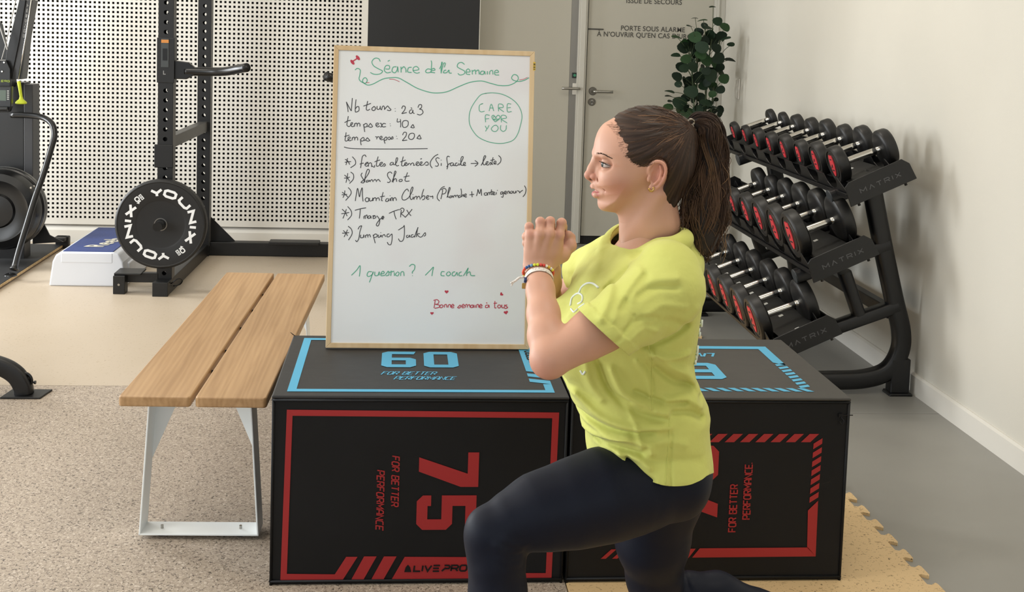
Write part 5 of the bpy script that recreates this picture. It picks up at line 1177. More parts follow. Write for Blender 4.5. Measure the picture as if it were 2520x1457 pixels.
    F.cone(qv(1465, 478.5, -.009), qv(1465, 478.5, .009), .0056, .0056, .004)
    for s in (-1, 1):
        F.cone(qv(1457, 467, s*.004), qv(1475, 470.0, s*.0235), .0038, .0010, .0012, 's')
    F.cone(qv(1460, 467, -.01), qv(1460, 467, .01), .0040, .0040, .0015, 's')
    # ear
    for s in (-1, 1):
        e = lambda px, py, v: qv(px, py, s*v)
        F.ell(e(1598, 418, .0715), (.0150, .0055, .0260), .006)
        F.ell(e(1593, 425, .0765), (.0085, .0060, .0130), .003, 's')
        F.ell(e(1599, 408, .0775), (.0090, .0050, .0120), .003, 's')
        hx = [(1580, 416, .070), (1580, 403, .0735), (1586, 392, .077), (1598, 386.5, .080), (1611, 391, .0825), (1617, 405, .083), (1615, 422, .081), (1608, 438, .078), (1598, 450, .075), (1587, 457, .0725)]
        hx = catmull([e(*p) for p in hx], 3)
        F.chain(hx, [.0030+.0004*math.sin(i*.3) for i in range(len(hx))], .002)
        F.chain([e(1605, 398, .0775), e(1608, 412, .0775), e(1604, 430, .077), e(1594, 440, .0765)], [.0025, .003, .003, .003], .003)
        F.ell(e(1586, 451, .0725), (.0062, .0040, .0080), .004)
        F.ell(e(1579, 430, .0715), (.0035, .0045, .0060), .003)
    return F
HF = head_field()
# lateral extent of the cranium, used by the hair
hv, hf = HF.mesh()
zc_ = Q(1600, 600)[2]
hv, hf = clip(hv, hf, hv[:, 2]-zc_)
SK1 = np.array(lin('CB9C85')); SK2 = np.array(lin('BC7468')); LIPC = np.array(lin('B8686A')); SHD = np.array(lin('C68B70'))
def gauss(v, c, r): return np.exp(-(((v-c)/r)**2).sum(1))
def head_cols(v):
    m = V(1, 1, 1); c = np.tile(SK1, (len(v), 1)); sy = np.abs(v[:, 1]-MY); w_ = np.stack([v[:, 0], sy, v[:, 2]], 1)
    def at(px, py, lv): p = qv(px, py, 0); return V(p[0], lv, p[2])
    def mix(c, t, col): t = np.clip(t, 0, 1)[:, None]; return c*(1-t)+col*t
    c = mix(c, .55*gauss(w_, at(1512, 455, .055), V(.028, .03, .022)), SK2)
    c = mix(c, .55*gauss(w_, at(1448, 432, .0), V(.012, .014, .010)), SK2)
    c = mix(c, .6*gauss(w_, at(1460, 435, .013), V(.008, .006, .008)), SK2)
    c = mix(c, .45*gauss(w_, at(1604, 418, .08), V(.018, .02, .03)), np.array(lin('D98372')))
    # lips
    def lipd(a, b, r):
        a = at(*a); b = at(*b); e = b-a; t = np.clip(((w_-a) @ e)/(e @ e), 0, 1); return np.linalg.norm(w_-a-t[:, None]*e, axis=1)-r*(1-.5*t)
    dl = np.minimum(lipd((1459, 460.5, .004), (1481, 470.5, .028), .0055), lipd((1464, 478, .004), (1481, 472.5, .028), .0070))
    c = mix(c, np.clip(.5-dl/.0012, 0, 1)*.85, LIPC)
    # nostril, upper lid line
    c = mix(c, 1.1*gauss(w_, at(1452.5, 441, .0065), V(.004, .003, .003)), np.array(lin('5A2C26')))
    c = mix(c, .55*gauss(w_, at(1500, 400, .05), V(.012, .02, .004)), SHD)
    c = mix(c, .35*gauss(w_, at(1480, 408, .04), V(.012, .02, .004)), SHD)
    return c
M_skin = attr_mat('skin', .48, sub=.12, bump=(420, .12, .0006), spec=.35)
# ---------------------------------------------------------------- arms, torso core, legs
SHN = Q(1638, 716, 2.262); ELN = Q(1352, 884, 2.165); WRN = Q(1324, 668, 2.345)
SHF = Q(1508, 650, 2.575); ELF = Q(1342, 800, 2.69); WRF = Q(1352, 664, 2.475)
def arm(F, sh, el, wr, hd):
    up = lambda t: sh+(el-sh)*t
    fo = lambda t: el+(wr-el)*t
    F.chain([up(0), up(.35), up(.7), up(1.)], [.046, .0425, .0405, .0340], .01, k0=.02)
    F.ell(up(.99)+V(-.002, 0, -.006), (.030, .030, .029), .012)
    F.ell(up(.55)-unit(np.cross(unit(el-sh), V(0, 1, 0)))*.004, (.042, .036, .042), .03)
    side = V(0, 0, 0)
    F.chain([fo(.02), fo(.25), fo(.5), fo(.78), fo(1.0)], [.0325, .0335, .0300, .0262, .0245], .012, k0=.012)
    return F
def body_field():
    F = Field((.10, 2.08, .44), (.74, 2.76, 1.07), .0036)
    arm(F, SHN, ELN, WRN, 1); arm(F, SHF, ELF, WRF, -1)
    # torso core under the shirt
    F.ell((.485, MY, .84), (.075, .12, .19), .03); F.ell((.530, MY, .62), (.075, .12, .12), .05)
    F.cone(SHN, SHF, .042, .042, .03); F.cone(qv(1602, 570, 0), qv(1590, 660, 0), .045, .055, .03)
    F.cone(qv(1612, 612, .03), SHF+V(.03, 0, .0), .024, .026, .03); F.cone(qv(1612, 632, -.03), SHN+V(-.01, 0, .0), .024, .026, .03)
    F.ell(qv(1566, 668, 0), (.062, .10, .05), .03)
    return F
BF = body_field(); bv, bf = BF.mesh()
# ---------------------------------------------------------------- hands
NH = 2.352
def hands_field():
    a = Q(1268, 690, 2.35); b = Q(1428, 520, 2.35); F = Field((a[0], 2.285, a[2]), (b[0], 2.525, b[2]), .00155)
    arm(F, SHN, ELN, WRN, 1); arm(F, SHF, ELF, WRF, -1)
    y0 = 2.335
    H = lambda px, py, dy=0.: Q(px, py, y0+dy)
    # palm block of the near hand: four metacarpals fused
    wr = [H(1305, 650, .012), H(1318, 650, .008), H(1332, 650, .006), H(1346, 648, .010)]
    mc = [H(1305, 576, .010), H(1328, 573, .0), H(1352, 573, .0), H(1376, 577, .008)]
    for i in range(4): F.cone(wr[i], mc[i], .0145, .0100, .008)
    F.cone(H(1318, 618, .016), H(1362, 618, .016), .017, .017, .012)
    F.cone(H(1312, 596, .012), H(1370, 598, .012), .012, .012, .010)
    F.cone(H(1330, 660, .01), WRN, .021, .0245, .012, flat=(0, 1, 0), ff=.85)
    # knuckle bumps and fingers: proximal up, middle bends away, tip presses on the other hand
    pip = [H(1302, 558, .014), H(1329.5, 546, .010), H(1354, 545, .010), H(1382, 549, .014)]
    dip_ = [H(1300, 566, .050), H(1331, 553, .050), H(1357, 552, .052), H(1386, 557, .052)]
    tip = [H(1302, 590, .066), H(1333, 585, .072), H(1359, 584, .074), H(1387, 590, .072)]
    rr = [(.0088, .0080, .0074, .0068), (.0092, .0086, .0080, .0074), (.0094, .0088, .0081, .0075), (.0096, .0090, .0082, .0075)]
    for i in range(4):
        F.ell(mc[i]+V(0, -.004, 0), (.0088, .0085, .0100), .005)
        F.chain([mc[i], pip[i], dip_[i], tip[i]], rr[i], .0015, k0=.003)
        F.ell(pip[i]+V(0, -.001, .001), (rr[i][1]*1.06, rr[i][1]*1.05, rr[i][1]*1.04), .003)
        if i < 3: # tendons
            pass
        F.cone(mc[i]+V(0, -.006, -.004), wr[i]+V(0, -.004, .02), .0055, .003, .008)
    # near thumb: leaves the side of the palm, knuckle at the right, tip up
    F.chain([H(1350, 644, .022), H(1383, 626, .030), H(1403, 606, .036), H(1406, 584, .046)], [.0175, .0150, .0105, .0088], .006, k0=.012)
    F.ell(H(1404, 604, .036), (.0118, .0105, .0115), .005)
    # far hand: closed fist inside the near one, its wrist and fingers
    G2 = lambda px, py, dy=0.: Q(px, py, 2.41+dy)
    F.chain([WRF, G2(1352, 640, .03), G2(1345, 600, .025)], [.0245, .026, .030], .012)
    for i, (px, py) in enumerate(((1304, 580), (1304, 596), (1306, 612), (1310, 626))):
        F.chain([G2(px+58, py-2, .028), G2(px+4, py-2, .030), G2(px-8+i, py+2, -.008), G2(px+16, py+4, -.030)], [.0105, .0105, .0092, .0085], .003, k0=.01)
    F.chain([G2(1362, 632, .02), G2(1388, 612, -.004), G2(1396, 594, -.026), G2(1399, 578, -.034)], [.015, .0125, .0098, .0086], .005, k0=.01)
    return F
NF = hands_field(); nv, nf = NF.mesh()
zw = Q(1324, 668, 2.345)[2]
# exclusive cut: hands above the wrist plane, arms below, so that the skin continues as one surface
nv, nf = clip(nv, nf, nv[:, 2]-zw)
inhand = lambda v: (v[:, 0] < Q(1428, 600, 2.35)[0]-.004) & (v[:, 1] > 2.29) & (v[:, 1] < 2.52)
g = np.where(inhand(bv), zw-bv[:, 2], .01); bv, bf = clip(bv, bf, g)
def arm_cols(v):
    c = np.tile(SK1, (len(v), 1)); 
    e = gauss(v, ELN+V(-.02, -.01, -.02), V(.03, .04, .03)); c = c*(1-.35*e[:, None])+SK2*.35*e[:, None]; return c
def hand_cols(v):
    c = np.tile(SK1*.98, (len(v), 1)); t = np.zeros(len(v))
    for px, py in ((1302, 558), (1329, 546), (1354, 545), (1382, 549), (1305, 576), (1328, 573), (1352, 573), (1376, 577)): t += .35*gauss(v, Q(px, py, 2.335), V(.007, .012, .007))
    t = np.clip(t, 0, .5)[:, None]; return c*(1-t)+SK2*t
# legs under the clothing: ankles and feet
LN = dict(hip=Q(1632, 1185, 2.34), knee=Q(1216, 1318, 2.27), ank=V(.185, 2.27, .10))
LF = dict(hip=Q(1620, 1190, 2.50), knee=Q(1612, 1492, 2.60), ank=V(.92, 2.63, .108))
FK = 1.0
allv = np.concatenate([hv, bv, nv]); o1 = len(hv); o2 = o1+len(bv)
allf = [tuple(q) for q in hf]+[tuple(i+o1 for i in q) for q in bf]+[tuple(i+o2 for i in q) for q in nf]
cols = np.concatenate([head_cols(hv), arm_cols(bv), hand_cols(nv)])
body = to_obj('body', allv, allf, M_skin, PER, cols=cols)
# ---------------------------------------------------------------- eyes, brows, teeth
M_eyew = mat('eye_white', 'CBBFB8', .15); M_iris = mat('eye_iris', '3F4C4A', .1); M_pup = mat('eye_pupil', '0B0B0B', .05); M_lash = mat('eyelash', '2A1D18', .6); M_brow = mat('eyebrow_hair', '5E4A3E', .7)
for s in (-1, 1):
    c = qv(1488.5, 399.5, s*.0325); d = unit(V(-1, s*.16, -.02))
    e = MB().sphere(c, .0123, 24, 16).build('eyeball', M_eyew, PER, smooth=True)
    MB().lathe(c, d, [(.0105, .0060), (.0118, .0056), (.0125, .0035), (.0127, 0)], 24).build('iris', M_iris, e, smooth=True)
    MB().lathe(c, d, [(.0122, .0030), (.0128, .0026), (.0129, 0)], 16).build('pupil', M_pup, e, smooth=True)
    mb = MB(); hh_ = [.0010+.0037*math.sin(pi*(i+.4)/9.0)**.7 for i in range(8)]
    up_ = catmull([lidpt(f_, hh_[i], s, .0139) for i, f_ in enumerate(LPH)], 3); mb.tube(up_, [.0003+.0007*math.sin(pi*i/(len(up_)-1)) for i in range(len(up_))], 6)
    for i in range(2, len(up_), 1):
        b = up_[i]; o_ = unit((b-c)*V(1, 1, 0)); mb.tube([b, b+o_*.0035+V(.0008, 0, .0002), b+o_*.0060+V(.002, 0, .0020)], [.0005, .00035, .0001], 4)
    lo2 = catmull([lidpt(f_, -hh_[i], s, .0137) for i, f_ in enumerate(LPH)], 3); mb.tube(lo2[8:], .00035, 5)
    mb.build('eyelashes', M_lash, PER, smooth=True)
    # eyebrow hairs
    mb = MB(); rb = random.Random(3)
    for i in range(360):
        t = rb.random(); bx = 1463.5+30*t; by = 374.5-2.5*math.sin(pi*min(t*1.4, 1))+8*t**2+rb.uniform(-2.0, 2.0)*(1-.65*t); lat = .014+.038*t
        lo_l, hi_l = 0., .09; p0 = P(bx, by, MY)
        # find the skin surface on this column
        ix = int(round((p0[0]-HF.lo[0])/HF.h)); iz = int(round((p0[2]-HF.lo[2])/HF.h)); col = HF.D[ix, :, iz]; ys = HF.ax[1][col < .0005]
        if not len(ys): continue
        yy = ys.min() if s < 0 else ys.max()
        b = V(p0[0]-.0002, yy+s*.0004, p0[2]); mb.tube([b, b+V(.004+.003*t, s*.0014, .0006-.0022*t)], [.00035, .00015], 4)
    mb.build('eyebrow', M_brow, PER)
mb = MB()
for i in range(-3, 4):
    a = i*.0048; mb.box((qv(1467.5+abs(i)**1.6*.9, 466.3, 0)[0], MY+a, qv(1467, 466.8, 0)[2]), (.003, .0048, .0065))
mb.build('teeth', mat('tooth_enamel', 'E8E4DC', .2), PER, bevel=.0006)
# earring
mb = MB(); ec = qv(1584, 452, -.0765)
mb.tube([ec+V(.0045*math.cos(t), -.0012, .0052*math.sin(t)+.0005) for t in np.linspace(.95*pi, 2.2*pi, 12)], .0021, 8)
mb.build('earring', mat('gold', 'C9A565', .25, 1.), PER, smooth=True)
# ---------------------------------------------------------------- hair
hair_poly = [(1489, 302), (1497, 312), (1505, 330), (1510, 352), (1520, 372), (1534, 390), (1552, 399), (1568, 401), (1580, 389), (1592, 380), (1606, 380), (1618, 388), (1625, 405), (1624, 432), (1617, 455), (1612, 474), (1618, 496), (1636, 512), (1652, 508), (1672, 484), (1704, 460), (1730, 350), (1705, 270), (1600, 235), (1530, 240), (1496, 270)]
def hair_field():
    h = .0019; a = Q(1470, 540); b = Q(1735, 235); F = Field((a[0], MY-.10, a[2]), (b[0], MY+.10, b[2]), h)
    F.ell(qv(1590, 369, 0), (.0960, .0800, .0900), 0); F.ell(qv(1632, 392, 0), (.0640, .0730, .0770), .02)
    F.cone(qv(1612, 455, 0), qv(1632, 490, 0), .052, .040, .03)
    F.ell(qv(1660, 330, 0), (.040, .045, .032), .03)
    hp = [q2(*p) for p in hair_poly]; hp = [(p[0], p[1]) for p in catmull([V(*p) for p in hp], 3, closed=True)]
    X, Y_, Z_ = F.ax[0][:, None], None, F.ax[2][None, :]; sd = polysdf(hp, X, Z_).astype(np.float32)
    cx, cz_ = q2(1694, 306); th = np.arctan2(Z_-cz_, X-cx); rr_ = np.hypot(X-cx, Z_-cz_)
    ridge = (np.sin(th*58+2.2*np.sin(rr_*38)+1.3*np.sin(th*11))*.45+np.sin(th*131+1.7*np.sin(rr_*55+1))*.3+np.sin(th*23+rr_*30)*.6)
    fade = np.clip(rr_/.05, .15, 1)
    F.D += (ridge*.0011*fade)[:, None, :].astype(np.float32)
    s3 = sd[:, None, :]+0*F.D; k = .007; hh = np.clip(.5-.5*(F.D-s3)/k, 0, 1); F.D = s3*1.0+(F.D-s3)*(1-hh)+k*hh*(1-hh)
    F.D = F.D.astype(np.float32); return F, (cx, cz_)
HR, HCC = hair_field(); rv, rf = HR.mesh()
def hair_tone(v):
    th = np.arctan2(v[:, 2]-HCC[1], v[:, 0]-HCC[0]); r_ = np.hypot(v[:, 0]-HCC[0], v[:, 2]-HCC[1])
    n_ = .5+.5*np.sin(th*97+3*np.sin(r_*40)+1.5*np.sin(th*17)); n2_ = .5+.5*np.sin(th*31+r_*25)
    D = np.array(lin('231812')); L = np.array(lin('513B2D')); t = (.55*n_*n2_+.12)[:, None]
    front = np.clip(1-(v[:, 0]-q2(1490, 300)[0])/.05, 0, 1)[:, None]*.35
    return D*(1-t)+L*t+front*(L-D)*1.1
M_hair = attr_mat('hair', .55, spec=.3)
cap = to_obj('hair', rv, rf, M_hair, PER, cols=np.clip(hair_tone(rv), 0, 1))
tag(cap, 'dark brown hair pulled back into a wavy ponytail')
# fine strands lying over the cap and running to the hair clip
def col_surface(F, x, z, sgn):
    ix = int(round((x-F.lo[0])/F.h)); iz = int(round((z-F.lo[2])/F.h))
    if not (0 <= ix < F.n[0] and 0 <= iz < F.n[2]): return None
    ys = F.ax[1][F.D[ix, :, iz] < .0]
    if not len(ys): return None
    return (ys.min() if sgn < 0 else ys.max())
def strands(name, paths, parent, m, n=4):
    vs, fs, cs = [], [], []
    for pts, rad, c0, c1 in paths:
        mb = MB(); mb.tube(pts, [rad*(.35+.65*math.sin(pi*min(.97, max(.06, (i+.5)/len(pts))))) for i in range(len(pts))], n, cap=False)
        o = len(vs); vs += mb.v; fs += [tuple(i+o for i in q) for q in mb.f]
        L = len(pts)
        for i in range(L):
            t = i/(L-1); cs += [c0*(1-t)+c1*t]*n
    return to_obj(name, np.array(vs), fs, m, parent, cols=np.array(cs))
rs = random.Random(11); HD = np.array(lin('2A1C16')); HM = np.array(lin('4C3628')); HL = np.array(lin('7C5E45')); HG = np.array(lin('9A7854'))
paths = []
edge = [q2(*p) for p in catmull([V(*p, 0)[:2] for p in hair_poly[:20]], 8)]
cz3 = V(HCC[0], 0, HCC[1])
for i in range(560):
    s = -1 if rs.random() < .72 else 1
    if rs.random() < .55: e = rs.choice(edge[:60]); st = V(e[0]+rs.uniform(.001, .006), e[1]+rs.uniform(-.001, .003))
    else:
        a = rs.uniform(pi*.42, pi*1.32); r0 = rs.uniform(.05, .2); st = V(HCC[0]+math.cos(a)*r0, HCC[1]+math.sin(a)*r0)
    pts = []; sag = rs.uniform(-.010, .012); wv = rs.uniform(0, 6); amp = rs.uniform(.0006, .0022)
    en = V(HCC[0]-.006+rs.uniform(-.003, .003), HCC[1]+rs.uniform(-.006, .006)); d = en-st; L = np.linalg.norm(d)
    if L < .03: continue
    nrm_ = V(-d[1], d[0])/L
    for k in range(13):
        t = k/12*.97; q = st+d*t+nrm_*(math.sin(pi*t)*(sag+.012*(st[1] > HCC[1]-.02))+amp*math.sin(wv+t*9))
        y = col_surface(HR, q[0], q[1], s)
        if y is None: continue
        pts.append(V(q[0], y+s*.0003, q[1]))
    if len(pts) < 5: continue
    ys = np.array([p[1] for p in pts]); 
    for _ in range(3): ys[1:-1] = (ys[:-2]+ys[1:-1]*2+ys[2:])/4
    for p, y in zip(pts, ys): p[1] = y+s*.0004
    t = rs.random(); c = HD*(1-t)+HM*t if rs.random() < .8 else HM*.5+HL*.5
    paths.append((pts, rs.uniform(.0005, .0011), c*1.25, c))
# fine hairs bridging hairline and skin
for i in range(420):
    j = rs.randrange(len(edge)*2//3); e = edge[j]; s = -1 if rs.random() < .8 else 1
    d = unit(V(HCC[0]-e[0], HCC[1]-e[1])); st = V(*e)-d*rs.uniform(-.002, .0022)+V(-d[1], d[0])*rs.uniform(-.002, .002); L = rs.uniform(.012, .03); bend = rs.uniform(-.2, .2); pts = []
    for k in range(6):
        q = st+d*L*k/5+V(-d[1], d[0])*bend*L*(k/5)**2; y1 = col_surface(HF, q[0], q[1], s); y2 = col_surface(HR, q[0], q[1], s); ys = [y for y in (y1, y2) if y is not None]
        if not ys: continue
        pts.append(V(q[0], (min(ys) if s < 0 else max(ys))+s*.0005, q[1]))
    if len(pts) > 3: paths.append((pts, rs.uniform(.00015, .0003), HM*1.2, HM))
for i in range(46):
    q = q2(rs.uniform(1530, 1680), 262+rs.uniform(-1, 4)); x = q[0]; b = V(x, MY+rs.uniform(-.04, .04), q2(1600, 262)[1]-abs(x-.503)*.45)
    b[2] = max(HR.ax[2][np.where(HR.D[int((x-HR.lo[0])/HR.h), int((b[1]-HR.lo[1])/HR.h), :] < 0)[0].max()] if (HR.D[int((x-HR.lo[0])/HR.h), int((b[1]-HR.lo[1])/HR.h), :] < 0).any() else b[2], 0)
    l = rs.uniform(.01, .03); paths.append((catmull([b, b+V(l*.4, 0, .003), b+V(l*.8, .002, .002), b+V(l*1.2, .003, -.002)], 3), .0002, HM, HM))
strands('hair_strands', paths, cap, M_hair)['kind'] = 'stuff'
# ponytail: core plus loose wavy locks
pc = [qv(1694, 308, 0), qv(1718, 300, 0), qv(1742, 318, 0), qv(1750, 370, 0), qv(1750, 430, 0), qv(1742, 490, 0), qv(1734, 545, 0), qv(1726, 600, 0), qv(1722, 645, 0)]
pcc = catmull(pc, 8); NP = len(pcc)
wid = np.interp(np.linspace(0, 8, NP), range(9), [.008, .017, .025, .028, .030, .038, .042, .034, .016])
F = Field((q2(1660, 660)[0], MY-.07, q2(1660, 660)[1]), (q2(1830, 660)[0], MY+.07, q2(1700, 270)[1]), .003)
F.chain([pcc[i] for i in range(0, NP-8, 4)], [wid[i]*.80 for i in range(0, NP-8, 4)], .01)
cv, cf = F.mesh(); to_obj('ponytail_core', cv, cf, mat('dark_hair_core', '1E1410', .7), cap)
paths = []
for ci in range(54):
    a = rs.uniform(0, 2*pi); rr0 = rs.uniform(.30, 1.0)**.5; fx0, fy0 = math.cos(a)*rr0, math.sin(a)*rr0
    ph = rs.uniform(0, 6.28); ph2 = rs.uniform(0, 6.28); fr = rs.uniform(13, 22); am = rs.uniform(.004, .0095); lnc = rs.uniform(.74, 1.0)
    hl0 = rs.random()*.7+.3*(fx0 > .2)*rs.random(); flare = rs.uniform(-.2, .45)
    for j in range(30):
        r2 = rs.random()**.5*.30; a2 = rs.uniform(0, 2*pi); dx, dy = math.cos(a2)*r2, math.sin(a2)*r2
        ln = int(NP*min(1, lnc*rs.uniform(.9, 1.04))); pts = []; st0 = 0; p2 = rs.uniform(-.4, .4); am2 = rs.uniform(.0002, .0009)
        for k in range(st0, ln):
            t = k/NP; tg = unit(pcc[min(k+1, NP-1)]-pcc[max(k-1, 0)]); sd = V(tg[2], 0, -tg[0]); w_ = wid[k]
            pinch = 1-.55*t*t if j % 3 else 1.
            f1 = fx0*(1+flare*t*t)+dx*pinch; f2 = fy0+dy*pinch
            p = pcc[k]+sd*f1*w_+V(0, f2*w_*.85, 0)+(sd*math.sin(ph+fr*t+p2)+V(0, 1, 0)*math.sin(ph2+fr*.8*t+p2))*am*min(1, t*4)+sd*am2*math.sin(ph+31*t+a2)
            pts.append(p)
        hl = min(1, max(0, hl0+rs.uniform(-.12, .12))); c0 = HD*(1-hl*.5)+HM*hl*.5; c1 = HM*(1-hl)+HL*hl if hl < .72 else HL*.5+HG*.5
        if fx0 < -.15: c1 = c1*.55+HD*.45; c0 = HD
        paths.append((pts, rs.uniform(.0005, .0010), c0, c1))
# stray locks to the left under the head and at the ends
for i in range(70):
    x0, y0 = rs.uniform(1680, 1712), rs.uniform(445, 500); x1 = x0-rs.uniform(-30, 46); y1 = rs.uniform(540, 655); v0 = rs.uniform(-.045, .03); ph = rs.uniform(0, 6)
    pts = [qv(x0+(x1-x0)*t**.8+5*math.sin(ph+t*7)+18*t*t*rs.uniform(.8, 1.2), y0+(y1-y0)*t, v0) for t in np.linspace(0, 1, 14)]
    hl = rs.random(); paths.append((pts, rs.uniform(.0005, .0013), HD, HM*(1-hl)+HL*hl))
for i in range(60):
    x0, y0 = rs.uniform(1755, 1782), rs.uniform(330, 540); v0 = rs.uniform(-.03, .03); ph = rs.uniform(0, 6); L = rs.uniform(50, 110); o_ = rs.uniform(4, 22)
    pts = [qv(x0+o_*math.sin(pi*t*.9)+4*math.sin(ph+t*8), y0+L*t, v0) for t in np.linspace(0, 1, 12)]
    hl = rs.random(); paths.append((pts, rs.uniform(.0003, .0008), HM, HM*(1-hl)+HG*hl))
strands('ponytail', paths, cap, M_hair, n=4)['kind'] = 'stuff'
# hair clip
mb = MB(); M_clip = mat('tortoise_silver_clip', '8C8478', .18, .9)
cc = qv(1694, 306, -.012)
mb.tube(catmull([cc+V(-.026, 0, .012), cc+V(-.012, -.004, .008), cc+V(0, -.006, .003)], 4), .0035, 8)
for j in range(3):
    mb.tube([cc+V(.006*math.cos(t)*(1.1-.2*j), -.010-.001*j, .006*math.sin(t)+.006-.011*j) for t in np.linspace(0, 2*pi, 14)], .0022, 8)
for j in range(5): mb.tube([cc+V(-.006+.003*j, -.012, -.010), cc+V(-.008+.004*j, -.013, -.022)], [.0016, .0008], 6)
mb.tube([cc+V(-.010, -.010, -.008), cc+V(.012, -.010, -.010)], .003, 8)
mb.build('hair_clip', M_clip, PER, smooth=True)
# ---------------------------------------------------------------- t-shirt
rows = [  # py, front px, back px, half depth, yaw deg
 (604, 1515, 1680, .070, 16), (622, 1490, 1691, .120, 18), (645, 1464, 1699, .160, 18), (680, 1438, 1704, .174, 17), (720, 1418, 1706, .172, 15), (760, 1402, 1704, .166, 13), (800, 1394, 1701, .160, 10),
 (840, 1391, 1698, .152, 8), (880, 1390, 1696, .146, 6), (915, 1392, 1699, .142, 5), (950, 1398, 1715, .143, 4), (985, 1408, 1734, .148, 3), (1010, 1422, 1740, .152, 2), (1035, 1437, 1737, .155, 1), (1070, 1444, 1738, .160, 0), (1110, 1447, 1741, .178, 0), (1160, 1450, 1742, .187, 0), (1210, 1455, 1741, .190, 0), (1260, 1470, 1740, .19, 0)]
NA, NB = Q(1514, 621), Q(1662, 570); NC = (NA+NB)/2; NSL = (NB[2]-NA[2])/(NB[0]-NA[0])
def neck_pt(t, k=1., dz=0.):
    u, v = math.cos(t)*k, math.sin(t)*k; x = NC[0]+.0600*u-.028*v
    return V(x, NC[1]+.0640*v, NC[2]+(x-NC[0])*NSL+.030*max(0, v)+dz)
